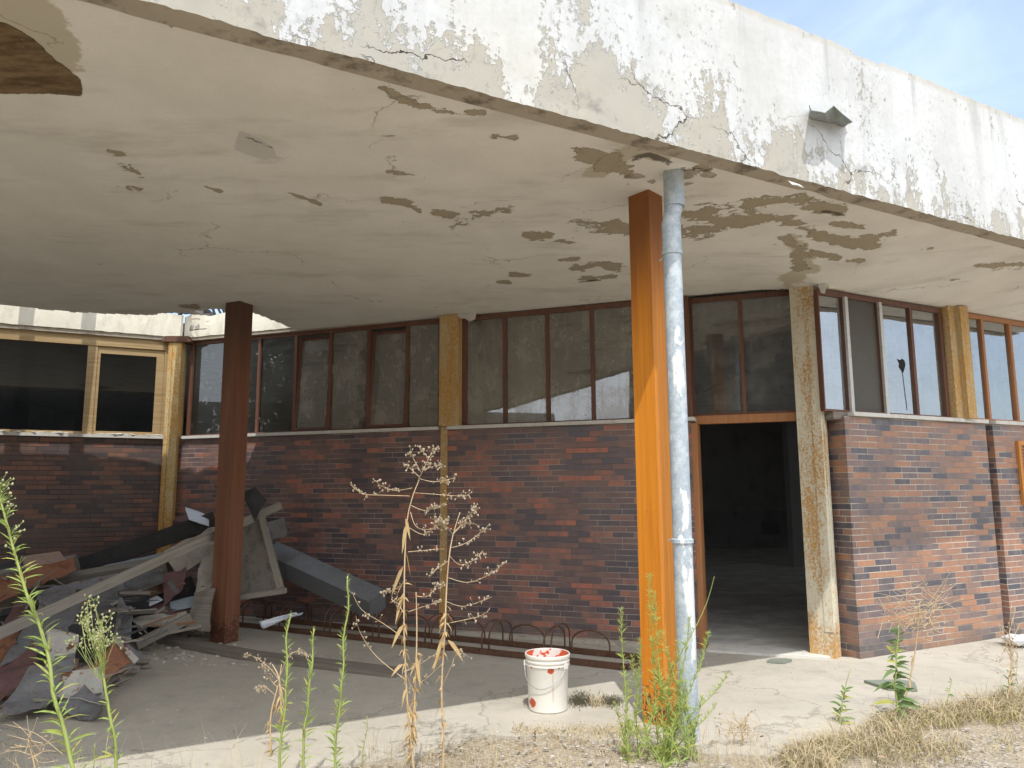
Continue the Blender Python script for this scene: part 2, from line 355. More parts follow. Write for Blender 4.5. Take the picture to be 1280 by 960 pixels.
RUST_O = m_rust_post('rusty_ochre_paint', .8, (.54, .46, .31))

def m_paint(name, a, b, chip=(.1, .05, .03), chips=.7, rough=.5, wear=0, z0=None):
    t = NT(name); p = t.coord()
    c = t.mix(t.step(t.noise(t.scale(p, (22, 22, .8)), 1.0, 5, .65), .3, .7), a, b)
    c = t.mix(t.math('MULTIPLY', t.step(t.noise(t.scale(p, (60, 60, 2)), 1.0, 4, .6), .5, .75), .3), c, chip)
    n = t.noise(p, 30, 5, .7); big = t.noise(t.scale(p, (2, 2, 1)), 2.0, 3)
    e = t.math('ADD', t.math('MULTIPLY', n, .7), t.math('MULTIPLY', big, .3))
    if z0 is not None:
        sp = t.new('ShaderNodeSeparateXYZ'); t.put(sp.inputs[0], p)
        e = t.math('ADD', e, t.math('MULTIPLY', t.math('SUBTRACT', 1, t.step(sp.outputs[2], 0, z0)), .20))
    k = t.step(e, chips, chips + .02)
    c = t.mix(k, c, chip)
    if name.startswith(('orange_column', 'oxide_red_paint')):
        top_shade = t.step(t.math('ADD', sp.outputs[2], t.math('MULTIPLY', t.noise(t.scale(p, (9, 9, .6)), 1.0, 4), 1.1)), 3.2, 4.3); c = t.mix(t.math('MULTIPLY', top_shade, .8), c, (.15, .05, .018) if name.startswith('orange') else (.075, .038, .026))  # canopy shade painted as a browner tone towards the column tops
    pits = t.math('MULTIPLY', t.step(t.noise(p, 70, 2), .68, .72), .5); c = t.mix(pits, c, chip)
    h = t.math('ADD', t.math('MULTIPLY', k, -1), t.math('MULTIPLY', t.noise(t.scale(p, (1, 1, .6)), 55, 3), .5))
    return t.fin(c, rough, t.bump(h, .4, .003), spec=.4)
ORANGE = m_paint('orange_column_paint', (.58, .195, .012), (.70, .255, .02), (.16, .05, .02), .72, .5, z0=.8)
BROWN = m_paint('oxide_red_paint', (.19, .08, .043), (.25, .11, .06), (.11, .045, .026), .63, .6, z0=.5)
FRAME = m_paint('oxide_red_window_steel', (.12, .055, .036), (.17, .075, .048), (.07, .045, .035), .72, .6)
FRAME_O = m_paint('faded_orange_steel', (.36, .155, .06), (.42, .19, .08), (.14, .06, .03), .7, .6)
RUSTSTEEL = m_paint('rusted_steel', (.10, .05, .03), (.15, .075, .045), (.05, .03, .02), .6, .8)
GRILLE = m_paint('orange_vent_paint', (.5, .2, .04), (.6, .26, .06), (.15, .06, .03), .7, .6)

def m_metal(name, a, b, rough=.5, metal=.75, spot=(.3, .3, .3), amt=.4, rust=0):
    t = NT(name); p = t.coord()
    sp = t.vor(p, 60, out='Color'); c = t.mix(t.noise(p, 4, 5, .65), a, b)
    c = t.mix(.18, c, sp, 'SOFT_LIGHT')
    c = t.mix(t.math('MULTIPLY', t.step(t.noise(p, 9, 5, .7), .52, .66), amt), c, spot)
    if rust: c = t.mix(t.step(t.noise(p, 5, 6, .72), .62 - rust * .14, .68 - rust * .14), c, (.16, .065, .03))
    return t.fin(c, t.math('ADD', rough, t.math('MULTIPLY', t.noise(p, 12, 4), .25)), t.bump(t.noise(p, 14, 4), .25, .01), metal=metal)
ZINC = m_metal('galvanised_sheet', (.20, .212, .225), (.30, .315, .33), .4, .5, (.2, .21, .22))
ZINC_D = m_metal('dull_dark_sheet', (.12, .12, .122), (.20, .20, .205), .55, .3, (.11, .09, .075), .6, rust=.1)
SHEET_BLUE = m_metal('blue_grey_sheet', (.22, .27, .30), (.28, .33, .36), .5, .2, (.2, .22, .22), .3)
SHEET_VIOLET = m_metal('grey_violet_sheet', (.17, .168, .178), (.25, .245, .255), .55, .2, (.15, .12, .10), .6, rust=.12)
SHEET_RUST = m_metal('rusted_sheet', (.26, .11, .06), (.34, .17, .11), .8, .1, (.14, .06, .035), .7)
SHEET_PINK = m_metal('pinkish_sheet', (.34, .24, .2), (.42, .31, .27), .7, .05, (.25, .14, .1), .4)
SHEET_WR = m_metal('white_sheet_rusting', (.40, .38, .34), (.50, .48, .44), .65, .05, (.4, .33, .27), .5, rust=.55)
SHEET_BLACK = m_metal('black_sheet', (.022, .022, .024), (.04, .04, .042), .5, .0, (.07, .06, .055), .4)
SHEET_WHITE = m_metal('bright_metal_sheet', (.62, .66, .72), (.7, .74, .8), .35, .3, (.5, .5, .5), .3)
SHEET_MAROON = m_metal('maroon_sheet', (.13, .07, .07), (.18, .10, .095), .6, .1, (.09, .05, .04), .5)
SCUP = m_metal('weathered_zinc', (.24, .26, .25), (.33, .35, .34), .6, .3, (.17, .17, .16), .5)

def m_pipe():
    t = NT('pipe_flaking_paint'); p = t.coord()
    e = t.math('ADD', t.noise(t.scale(p, (5, 5, 1.6)), 1.0, 4, .55), t.math('MULTIPLY', t.noise(p, 30, 4), .10))
    k = t.step(e, .575, .59)
    sp = t.new('ShaderNodeSeparateXYZ'); t.put(sp.inputs[0], p)
    k = t.math('MULTIPLY', k, t.math('SUBTRACT', 1, t.math('MULTIPLY', t.step(sp.outputs[2], 3.25, 3.4), .8)))
    z = t.mix(t.vor(p, 70, out='Color'), (.33, .385, .44), (.46, .52, .57)); z = t.mix(t.step(t.noise(p, 14, 4), .45, .65), z, (.52, .57, .60))
    c = t.mix(k, z, (.70, .715, .715))
    sp2 = t.step(t.noise(p, 40, 4, .7), .66, .7); c = t.mix(t.math('MULTIPLY', sp2, .6), c, (.28, .27, .26))
    return t.fin(c, .55, t.bump(t.math('ADD', k, t.math('MULTIPLY', t.noise(p, 30, 3), .3)), .5, .003), metal=.1)
PIPE = m_pipe()

def m_wood(name, a, b, sc=1.0, dark=(.1, .08, .06)):
    t = NT(name); uv = t.uv()
    g = t.noise(t.scale(uv, (1.2 * sc, 38 * sc, 1)), 1.0, 6, .65); g2 = t.noise(t.scale(uv, (.8, 9, 1)), 2.0, 4)
    c = t.mix(t.step(g, .3, .7), a, b); c = t.mix(t.math('MULTIPLY', t.step(g2, .5, .75), .5), c, dark)
    c = t.mix(t.math('MULTIPLY', t.step(g, .62, .7), .5), c, dark)
    return t.fin(c, .85, t.bump(g, .6, .004), spec=.2)
WOOD_GREY = m_wood('weathered_grey_wood', (.26, .235, .195), (.37, .34, .29), 1, (.14, .12, .10))
WOOD_WIN = m_wood('bleached_window_wood', (.36, .245, .12), (.47, .35, .195), 1, (.23, .15, .075))
WOOD_DARK = m_wood('old_damp_board', (.19, .165, .14), (.27, .24, .205), 1, (.10, .08, .065))
WOOD_RED = m_wood('splintered_brown_board', (.25, .14, .085), (.36, .22, .14), 1, (.12, .07, .05))

def m_glass(name, tint=(.9, .93, .92), dirt=.30, dirtcol=(.30, .30, .28), refl=.16, scr=0, streak=1.0, sc=1.0):
    t = NT(name); p = t.coord(); uv = t.uv()
    tr = t.new('ShaderNodeBsdfTransparent'); tr.inputs[0].default_value = (*tint, 1)
    gl = t.new('ShaderNodeBsdfGlossy'); gl.inputs['Roughness'].default_value = .015; gl.inputs[0].default_value = (.95, .97, 1, 1)
    nb = t.bump(t.noise(p, 1.3, 2), .014, .05); t.put(gl.inputs['Normal'], nb)
    di = t.new('ShaderNodeBsdfDiffuse')
    dn = t.noise(p, 2.6 * sc, 6, .68); dr = t.noise(t.scale(uv, (26, 1.2, 1)), 1.0, 4, .6); sm = t.noise(t.scale(uv, (5, 2.4, 1), rot=(0, 0, .5)), 1.0, 5, .7)
    d = t.math('ADD', t.math('MULTIPLY', t.step(dn, .4, .66), .7), t.math('MULTIPLY', t.step(dr, .45, .75), .35 * streak))
    d = t.math('ADD', t.math('MULTIPLY', t.math('ADD', d, t.math('MULTIPLY', t.step(sm, .5, .7), .4)), dirt), dirt * .45, clamp=True)
    c = t.mix(t.noise(p, 5, 4), dirtcol, (dirtcol[0]*.7, dirtcol[1]*.68, dirtcol[2]*.62))
    if scr:
        wn = t.new('ShaderNodeVectorMath', operation='SCALE'); t.put(wn.inputs[0], t.noise(p, 5, 4, .6, out=1)); wn.inputs['Scale'].default_value = .25
        wv = t.new('ShaderNodeVectorMath', operation='ADD'); t.put(wv.inputs[0], p); t.put(wv.inputs[1], wn.outputs[0])
        cr = t.vor(wv.outputs[0], 11, 'DISTANCE_TO_EDGE'); k = t.math('MULTIPLY', t.math('SUBTRACT', 1, t.step(cr, .006, .03)), t.step(t.noise(p, 6, 4, .7), .5, .68))
        sp = t.step(t.noise(p, 34, 5, .8), .56, .72)
        k = t.math('MULTIPLY', t.math('ADD', k, t.math('MULTIPLY', sp, .35), clamp=True), scr)
        d = t.math('MAXIMUM', d, k); c = t.mix(k, c, (.55, .58, .58))
    t.put(di.inputs[0], c)
    fr = t.new('ShaderNodeFresnel'); fr.inputs[0].default_value = 1.5
    rf = t.math('ADD', t.math('MULTIPLY', fr.outputs[0], 1.7), refl - .07, clamp=True)
    m1 = t.new('ShaderNodeMixShader'); t.put(m1.inputs[0], rf); t.put(m1.inputs[1], tr.outputs[0]); t.put(m1.inputs[2], gl.outputs[0])
    m2 = t.new('ShaderNodeMixShader'); t.put(m2.inputs[0], d); t.put(m2.inputs[1], m1.outputs[0]); t.put(m2.inputs[2], di.outputs[0])
    t.n.remove(t.b); t.put(t.o.inputs[0], m2.outputs[0]); return t.mat
GLASS_MID = m_glass('dusty_glass', dirt=.48, dirtcol=(.44, .415, .37), refl=.16)
GLASS_DOOR = m_glass('dusty_transom_glass', dirt=.34, dirtcol=(.32, .32, .31), refl=.14)
GLASS_RIGHT = m_glass('sky_lit_glass', dirt=.16, dirtcol=(.3, .32, .33), refl=.36)
GLASS_LEFT = m_glass('shade_tinted_glass', tint=(.22, .23, .24), dirt=.025, dirtcol=(.2, .2, .2), refl=.06)  # dark tint stands in for the unlit room behind the panes
GLASS_WEB = m_glass('cobwebbed_glass', dirt=.07, dirtcol=(.20, .24, .24), refl=.07, scr=1.0)

def m_ground():
    t = NT('worn_concrete'); p = t.coord()
    n = t.noise(p, .8, 5, .6); n2 = t.noise(p, 7, 6, .7); n3 = t.noise(p, 90, 3, .7)
    c = t.mix(t.step(n, .3, .7), (.43, .395, .33), (.50, .462, .395))
    c = t.mix(t.math('MULTIPLY', t.step(n2, .45, .75), .4), c, (.30, .265, .22))
    c = t.mix(t.math('MULTIPLY', t.step(n3, .5, .75), .4), c, (.52, .48, .42))
    c = t.mix(t.math('MULTIPLY', t.step(t.noise(p, 2.0, 6, .7), .5, .72), .4), c, (.29, .27, .245))
    bl = t.vor(p, 38); c = t.mix(t.math('MULTIPLY', t.math('LESS_THAN', bl, .11), .6), c, (.60, .57, .52))
    nz = t.new('ShaderNodeVectorMath', operation='SCALE'); t.put(nz.inputs[0], t.noise(p, 2.5, 4, .6, out=1)); nz.inputs['Scale'].default_value = .6
    wv = t.new('ShaderNodeVectorMath', operation='ADD'); t.put(wv.inputs[0], p); t.put(wv.inputs[1], nz.outputs[0])
    cr = t.vor(wv.outputs[0], .45, 'DISTANCE_TO_EDGE'); crm = t.math('SUBTRACT', 1, t.step(cr, .002, .006))
    c = t.mix(t.math('MULTIPLY', crm, .35), c, (.18, .16, .14))
    sp = t.new('ShaderNodeSeparateXYZ'); t.put(sp.inputs[0], p)
    h = t.math('ADD', t.math('ADD', t.math('MULTIPLY', n2, 1.5), t.math('MULTIPLY', n3, .6)), t.math('MULTIPLY', crm, -1.2))
    return t.fin(c, .92, t.bump(h, .5, .006), spec=.2)
CONC = m_ground()
def m_soil():
    t = NT('gravelly_soil'); p = t.coord()
    v = t.vor(p, 55, out='Color'); n = t.noise(p, 3, 5, .65)
    bw = t.new('ShaderNodeRGBToBW'); t.put(bw.inputs[0], v)
    c = t.ramp(bw.outputs[0], [(0, (.22, .18, .135)), (.4, (.33, .28, .215)), (.75, (.43, .375, .30)), (1, (.52, .47, .40))])
    c = t.mix(t.math('MULTIPLY', t.step(n, .4, .65),   .6), c, (.40, .33, .23))
    return t.fin(c, .95, t.bump(t.math('ADD', t.vor(p, 55), t.noise(p, 20, 4)), .8, .012), spec=.15)
SOIL = m_soil()
def m_roomfloor():
    t = NT('dusty_room_floor'); p = t.coord()
    c = t.mix(t.step(t.noise(t.scale(p, (1, 1.4, 1)), 1.8, 8, .72), .38, .66), (.48, .465, .435), (.74, .72, .68))
    return t.fin(c, .85, t.bump(t.noise(p, 20, 5), .4, .006), spec=.3)
RFLOOR = m_roomfloor()

def m_leaf(name, a, b, tl=.35):
    t = NT(name); p = t.coord(); c = t.mix(t.noise(p, 18, 3), a, b)
    t.fin(c, .6, spec=.3)
    tr = t.new('ShaderNodeBsdfTranslucent'); t.put(tr.inputs[0], c); mx = t.new('ShaderNodeMixShader'); mx.inputs[0].default_value = tl
    t.put(mx.inputs[1], t.b.outputs[0]); t.put(mx.inputs[2], tr.outputs[0]); t.put(t.o.inputs[0], mx.outputs[0]); return t.mat
LEAF_G = m_leaf('fresh_weed_leaf', (.30, .42, .10), (.42, .52, .16))
LEAF_Y = m_leaf('yellowing_leaf', (.40, .42, .09), (.50, .48, .15))
STEM_G = m_leaf('green_stem', (.30, .37, .10), (.40, .46, .15), .1)
BUD = m_leaf('pale_bud', (.42, .42, .20), (.56, .55, .34), .2)
DRYLEAF = m_leaf('dry_leaf', (.46, .31, .14), (.62, .46, .24), .3)
DRYSTEM = m_leaf('dry_stem', (.50, .36, .20), (.64, .50, .32), .05)
DRYPOD = m_leaf('dry_seed_head', (.42, .34, .24), (.56, .47, .36), .2)
STRAW = m_leaf('straw', (.46, .37, .22), (.68, .58, .39), .25)
DEADLEAF = m_leaf('brown_dead_leaf', (.30, .20, .11), (.46, .34, .20), .15)
STRAW_D = m_leaf('grey_thatch', (.24, .19, .12), (.36, .30, .20), .2)
MOSS = m_leaf('dark_moss', (.10, .10, .06), (.17, .155, .10), .1)
LEAF_B = m_leaf('bluish_green_leaf', (.13, .22, .08), (.22, .32, .11), .3)

def m_plastic():
    t = NT('white_bucket_plastic'); p = t.coord('Object')
    c = t.mix(t.noise(p, 5, 4), (.74, .72, .66), (.80, .78, .72)); c = t.mix(t.math('MULTIPLY', t.step(t.noise(p, 14, 5, .7), .55, .7), .3), c, (.6, .55, .47))
    sp = t.new('ShaderNodeSeparateXYZ'); t.put(sp.inputs[0], p); x, y, z = sp.outputs
    # paint runs: one splash below the rim, its thin run and one smear low on the left
    def spot(cx, cz, rx, rz, k=.5):
        dx = t.math('DIVIDE', t.math('SUBTRACT', x, cx), rx); dz = t.math('DIVIDE', t.math('SUBTRACT', z, cz), rz)
        d = t.math('SQRT', t.math('ADD', t.math('MULTIPLY', dx, dx), t.math('MULTIPLY', dz, dz)))
        d = t.math('ADD', d, t.math('MULTIPLY', t.math('SUBTRACT', t.noise(t.scale(p, (1, 1, .6)), 38, 5, .7), .5), k * 3.2)); return t.math('LESS_THAN', d, 1)
    front = t.math('LESS_THAN', y, -.02)
    m = t.math('MAXIMUM', spot(.015, .345, .03, .022), spot(-.125, .075, .024, .038))
    m = t.math('MAXIMUM', m, t.math('MULTIPLY', spot(-.135, .36, .008, .008, .3), 1)); m = t.math('MAXIMUM', m, spot(.085, .362, .006, .008, .3))
    m = t.math('MULTIPLY', m, front)
    c = t.mix(m, c, (.52, .085, .035))
    run = t.math('MULTIPLY', t.math('MULTIPLY', spot(.035, .21, .006, .13, .25), front), .5); c = t.mix(run, c, (.55, .33, .22))
    return t.fin(c, .42, t.bump(t.noise(p, 18, 3), .1, .004), spec=.4)
BUCKET = m_plastic()
def m_inpaint():
    t = NT('bucket_red_inside'); p = t.coord()
    c = t.mix(t.step(t.noise(p, 9, 4, .6), .5, .53), (.62, .11, .04), (.74, .70, .66)); return t.fin(c, .4)
INPAINT = m_inpaint()
WIRE = m_metal('wire_handle', (.4, .42, .45), (.5, .52, .55), .35, .8)
def m_plain(name, c, rough=.8):
    t = NT(name); p = t.coord(); return t.fin(t.mix(t.noise(p, 8, 4), c, tuple(x * .75 for x in c)), rough)
SHEDW = m_plaster('shed_render', (.09, .085, .08), (.13, .125, .115), (.06, .055, .05), .8, .5)
SHEDR = m_plaster('shed_roof', (.09, .08, .075), (.13, .115, .10), (.06, .05, .05), 1, .5)
GREENSLATE = m_plain('green_grey_slate', (.24, .27, .22))
LITTER = m_plain('white_plastic_litter', (.72, .74, .78), .4)
BLACKHOLE = m_plain('unlit_black', (.012, .012, .012))  # flat black painted for the darkness inside openings
GREYBOARD = m_plain('grey_board_pane', (.12, .112, .10), .85)
ALU = m_metal('bare_aluminium', (.5, .49, .47), (.6, .59, .57), .5, .4, (.35, .33, .3), .4)

# ------------------------------------------------------------------ plan
V2 = lambda a: Vector((math.cos(a), math.sin(a), 0))
dA = V2(R(27.0)); nA = Vector((dA.y, -dA.x, 0))                     # left and right walls run along dA, face nA
dB = -V2(R(159.6)); nB = Vector((dB.y, -dB.x, 0))                   # middle wall runs along dB, faces nB
nB = nB if nB.y < 0 else -nB
K = Vector((-4.73, 10.68, 0))                                       # inner corner
CA = Vector((3.385, 7.681, 0))                                      # outer corner by the door
dF = V2(R(28.5)); nF = Vector((-dF.y, dF.x, 0))                     # fascia runs along dF, nF points inwards
FO = Vector((-1.746, 3.279, 0))
ZF = 3.95
def sB(u, v): return (onplane(u, v, K, nB) - K).dot(dB)
def sR(u, v): return (onplane(u, v, CA, nA) - CA).dot(dA)
def sL(u, v): return (onplane(u, v, K, nA) - K).dot(dA)            # negative
SDOOR0, SDOOR1 = sB(870, 600), (Vector((3.03, 7.80, 0)) - K).dot(dB)

# ------------------------------------------------------------------ ground
g = MB(); S = 400
g.poly([(-S, -S, -.02), (S, -S, -.02), (S, S, -.02), (-S, S, -.02)])
prop(g.build('ground', SOIL), kind='structure')
ap = []
front = [(-14, 1.2), (-4.2, 4.0)] + [tuple(gnd(u, v)[:2]) for u, v in ((60, 965), (200, 975), (330, 968), (430, 958), (520, 945), (600, 916), (700, 921), (790, 926), (880, 938), (960, 946), (1040, 930), (1100, 908), (1170, 885), (1280, 868))] + [(9, 8.6), (14, 11)]
fr = []
for (x0, y0), (x1, y1) in zip(front[:-1], front[1:]):
    n = max(1, int(math.hypot(x1 - x0, y1 - y0) / .06))
    for i in range(n):
        t_ = i / n; x = x0 + (x1 - x0) * t_; y = y0 + (y1 - y0) * t_
        fr.append((x, y + .10 * (mnoise.noise((x * 3, y * 3, 0))) + .05 * mnoise.noise((x * 11, y * 11, 4))))
fr.append((14, 11))
back = [tuple((CA + dA * 11)[:2]), tuple((CA - nA * .1)[:2]), tuple((K - nB * .1)[:2]), tuple((K - dA * 10)[:2])]
bm = bmesh.new()
top = [bm.verts.new((x, y, 0)) for x, y in fr + [(14, 13)] + back + [(-14, 6)]]
bm.faces.new(top); r_ = bmesh.ops.extrude_face_region(bm, geom=bm.faces[:])
for v in r_['geom']:
    if isinstance(v, bmesh.types.BMVert): v.co.z = -.06
bmesh.ops.recalc_face_normals(bm, faces=bm.faces[:]); bmesh.ops.triangulate(bm, faces=bm.faces[:])
me = bpy.data.meshes.new('pavement'); bm.to_mesh(me); bm.free()
prop(link('pavement', me, CONC), kind='structure')
# room floor
g = MB(); rp = [K - dA * 9 - nA * .2, K - (dA + nA) * .05, Vector((3.2, 7.85, 0)), CA + dA * 9 - nA * .1, CA + dA * 9 + Vector((0, 18, 0)), K - dA * 9 + Vector((0, 18, 0))]
g.poly([(p.x, p.y, .006) for p in rp]); prop(g.build('floor', RFLOOR), kind='structure')

# ------------------------------------------------------------------ the building
bld = empty('abandoned_building', (0, 0, 0), 'long derelict brick building with a band of high dusty windows and an open doorway', 'building')
HS = 2.385                                                          # top of the brickwork
ZH = 3.80; ZHR = 3.70
def brick(P, a, n, s0, s1, z1, mat, d0=-.28, d1=0, name='brick_wall', label=None):
    b = MB(); b.obox(P, a, n, s0, s1, d0, d1, -.05, z1); o = b.build(name, mat, bld, bevel=.004)
    if label: o['label'] = label
    return o
P560L, P560R = sB(550.5, 600), sB(559.5, 600)
brick(K, dB, nB, .02, P560L, HS, BR_MID, label='dark purple brick wall between the ochre posts')
brick(K, dB, nB, P560R, sB(868, 650), HS, BR_MID, label='dark purple brick wall between the ochre post and doorway')
brick(K, dA, nA, -9, .0, HS, BR_LEFT, label='shaded brown brick wall under the wooden window')
SR1 = sR(1256, 796)
brick(CA, dA, nA, 0, SR1, HS, BR_RIGHT, label='sunlit red and grey brick pier beside doorway')
brick(CA, dA, nA, SR1 + .14, 9, HS, BR_RIGHT, label='red and grey brick wall at the right end')
brick(CA, dA, nA, SR1 - .05, SR1 + .2, HS, BR_MID, d1=-.13, name='brick_recess')
def sill(P, a, n, s0, s1, name='window_sill', mat=SILL, z=HS, pr=.045):
    b = MB(); b.obox(P, a, n, s0, s1, -.2, pr, z + .002, z + .042); return b.build(name, mat, bld, bevel=.006)
sill(K, dB, nB, .1, sB(549, 535)); sill(K, dB, nB, sB(560.5, 535), sB(868, 525)); sill(K, dA, nA, -9, -.06, pr=.05)
sill(CA, dA, nA, .09, SR1); sill(CA, dA, nA, SR1 + .14, 9)
ZS = HS + .044
b = MB(); b.obox(CA, dA, nA, -.12, .088, -.2, -.03, HS - .035, HS + .042); b.build('sill_block', WOOD_DARK, bld, bevel=.004)
# loose plaster crumbs and flakes on the left sill
b = MB()
for i in range(46):
    s = -random.uniform(.25, 2.4); P = K + dA * s + nA * random.uniform(.0, .045)
    b.blob((P.x, P.y, ZS + .006), random.uniform(.012, .05), sq=(1.4, .8, .35))
prop(b.build('plaster_crumbs', FLAKE), 'pale plaster crumbs and flakes lying along the sill of the wooden window', 'rubble', kind='stuff')

def beam(P, a, n, s0, s1, z0, z1, d0, d1, label=None, name='beam', rough=.02):
    """concrete lintel beam with a broken, uneven edge"""
    N = max(4, int((s1 - s0) / .06)); bm = bmesh.new(); rings = []
    for i in range(N + 1):
        s = s0 + (s1 - s0) * i / N
        jt = rough * 2.2 * mnoise.noise((s * 3, 1, 0)) + rough * mnoise.noise((s * 12, 2, 0)); jb = rough * .5 * mnoise.noise((s * 9, 5, 0))
        ring = []
        for d, z in ((d1 + jb * .6, z0 + jb), (d1 + jb, (z0 + z1) / 2), (d1 + jt * .4, z1 + jt), (d0, z1 + jt * .6), (d0, z0)):
            q = P + a * s + n * d; ring.append(bm.verts.new((q.x, q.y, z)))
        rings.append(ring)
    for A_, B_ in zip(rings[:-1], rings[1:]):
        for k in range(5): bm.faces.new((A_[k], B_[k], B_[(k + 1) % 5], A_[(k + 1) % 5]))
    bm.faces.new(rings[0]); bm.faces.new(rings[-1]); bmesh.ops.recalc_face_normals(bm, faces=bm.faces[:])
    me = bpy.data.meshes.new(name); bm.to_mesh(me); bm.free(); o = link(name, me, BEAM, bld)
    if label: o['label'] = label
    return o
beam(K, dA, nA, -9, -.012, ZH + .045, 4.17, -.3, .035, 'cream beam over the wooden window, sunlit between shadows')
beam(K, dB, nB, .012, 7.9, ZH + .045, 4.15, -.3, .0, 'cream beam above the middle windows with a crumbling edge')
beam(CA, dA, nA, -.1, 9, ZHR + .02, 4.0, -.3, .0)
b = MB(); b.obox(K, dA, nA, -9, -.03, -.25, .015, ZH - .01, ZH + .047); b.obox(K, dB, nB, .03, 3.2, -.25, -.015, ZH + .0, ZH + .047)
b.build('beam_underside', BEAMLOW, bld)

def frame_box(b, P, a, n, s0, s1, z0, z1, d0, d1): b.obox(P, a, n, s0, s1, d0, d1, z0, z1)
def window(name, P, a, n, edges, z0, z1, fmat, gmat, label, d=-.10, mw=.042, dep=.05, panes_mat=None, ends=(1, 1), first=1.35):
    """edges: positions of the mullion centres; the frame is the window's own mesh, each pane a sub-part"""
    b = MB(); h = mw / 2
    b.obox(P, a, n, edges[0] - h * min(first, 1), edges[-1] + h, d - dep / 2, d + dep / 2, z1 - .055, z1)
    b.obox(P, a, n, edges[0] - h * min(first, 1), edges[-1] + h, d - dep / 2, d + dep / 2, z0, z0 + .022)
    for i, e in enumerate(edges):
        w = h * (first if i == 0 else 1.35 if i == len(edges) - 1 else 1)
        b.obox(P, a, n, e - w, e + w, d - dep / 2 - .004, d + dep / 2 + .004, z0 + .022, z1 - .055)
    o = b.build(name, fmat, bld, bevel=.003); o['label'] = label
    for i, (e0, e1) in enumerate(zip(edges[:-1], edges[1:])):
        pm = (panes_mat or {}).get(i, gmat)
        if pm is None: continue
        g_ = MB(); tilt = random.uniform(-.004, .004)
        q = lambda s, z, dd: P + a * s + n * (d + dd) + Vector((0, 0, z))
        g_.poly([q(e0 + h, z0 + .02, -tilt), q(e1 - h, z0 + .02, tilt), q(e1 - h, z1 - .05, tilt), q(e0 + h, z1 - .05, -tilt)], [(e0, z0), (e1, z0), (e1, z1), (e0, z1)])
        g_.build('pane', pm, o)
    return o
e2 = [sB(u, 480) for u in (233, 277, 318, 364, 407.5, 456, 505, 547)]
w2 = window('window', K, dB, nB, e2, ZS, ZH, FRAME, GLASS_MID, 'row of narrow dusty windows left of the ochre post, three panes catching sun', panes_mat={0: GLASS_WEB, 1: GLASS_WEB, 2: GLASS_WEB, 3: None, 5: None})
# two opened inward tilting sashes in that row
for i in (3, 5):
    s0, s1 = e2[i] + .03, e2[i + 1] - .03
    b = MB(); th = .10
    def qq(s, z):
        k = (z - ZS) / (ZH - ZS); P = K + dB * s + nB * (-.075 - th * k); return (P.x, P.y, z)
    for (A_, B_) in (((s0, ZS + .03), (s0, ZH - .09)), ((s1, ZS + .03), (s1, ZH - .09)), ((s0, ZS + .04), (s1, ZS + .04)), ((s0, ZH - .1), (s1, ZH - .1))):
        b.bar(qq(*A_), qq(*B_), .03, .035, (0, 1, 0) if A_[0] == B_[0] else (0, 0, 1))
    so = b.build('sash', FRAME, bld); so['label'] = 'tilted open steel sash'
    g_ = MB(); g_.poly([qq(s0, ZS + .04), qq(s1, ZS + .04), qq(s1, ZH - .1), qq(s0, ZH - .1)], [(s0, 0), (s1, 0), (s1, 1.3), (s0, 1.3)]); g_.build('pane', GLASS_MID, so)
e3 = [sB(u, 480) for u in (577, 628, 682, 739, 799, 860)]
window('window', K, dB, nB, e3, ZS, ZH, FRAME, GLASS_MID, 'row of narrow dusty windows between the ochre post and the doorway')
ed = [sB(862, 480), sB(928, 480), SDOOR1 + .06]
window('transom_window', K, dB, nB, ed, ZS + .03, ZH, FRAME, GLASS_DOOR, 'two pane transom window above the open doorway', d=-.24)
b = MB(); b.obox(K, dB, nB, SDOOR0 - .05, SDOOR1 + .05, -.28, -.19, HS - .02, HS + .07); b.obox(K, dB, nB, SDOOR0 - .05, SDOOR0 + .03, -.28, -.02, 0, HS - .02)
b.build('door_frame', FRAME_O, bld, bevel=.004)
er = [sR(u, 480) for u in (1033, 1065.5, 1108.5, 1149, 1186)]
wr = window('window', CA, dA, nA, er, ZS, ZHR, FRAME, GLASS_RIGHT, 'sky reflecting windows above the brick pier, one pane blocked with grey board', d=-.06, first=.35, panes_mat={1: GREYBOARD})
for e in (er[1], er[2]):
    b = MB(); b.obox(CA, dA, nA, e - .022, e + .022, -.035, -.005, ZS, ZHR - .05); b.build('aluminium_trim', ALU, wr)
# hole in the third pane, its darkness drawn as a black patch, with its cracks
hc = onplane(1127, 456, CA - nA * .06, nA)
b = MB(); pts = [hc + nA * .004 + dA * (x * .01) + Vector((0, 0, z * .01)) for x, z in ((-7, 6), (-2, 5), (1, 7), (5, 5), (6, 0), (3, -6), (1, -9), (-1, -7), (-5, -3), (-4, 1))]
b.poly(pts); b.tube([hc + nA * .004 + Vector((0, 0, -.08)), hc + nA * .004 + dA * .012 + Vector((0, 0, -.25)), hc + nA * .004 + dA * .03 + Vector((0, 0, -.5))], .0022, 4)
b.build('hole_darkness_and_cracks', BLACKHOLE, wr)
er2 = [sR(1206, 480), sR(1238, 480), sR(1273, 480)]; stp = er2[-1] - er2[-2]; er2 += [er2[-1] + stp * k for k in range(1, 9)]
window('window', CA, dA, nA, er2, ZS, ZHR, FRAME_O, GLASS_RIGHT, 'sky reflecting windows at the right end past the second post', d=-.06)
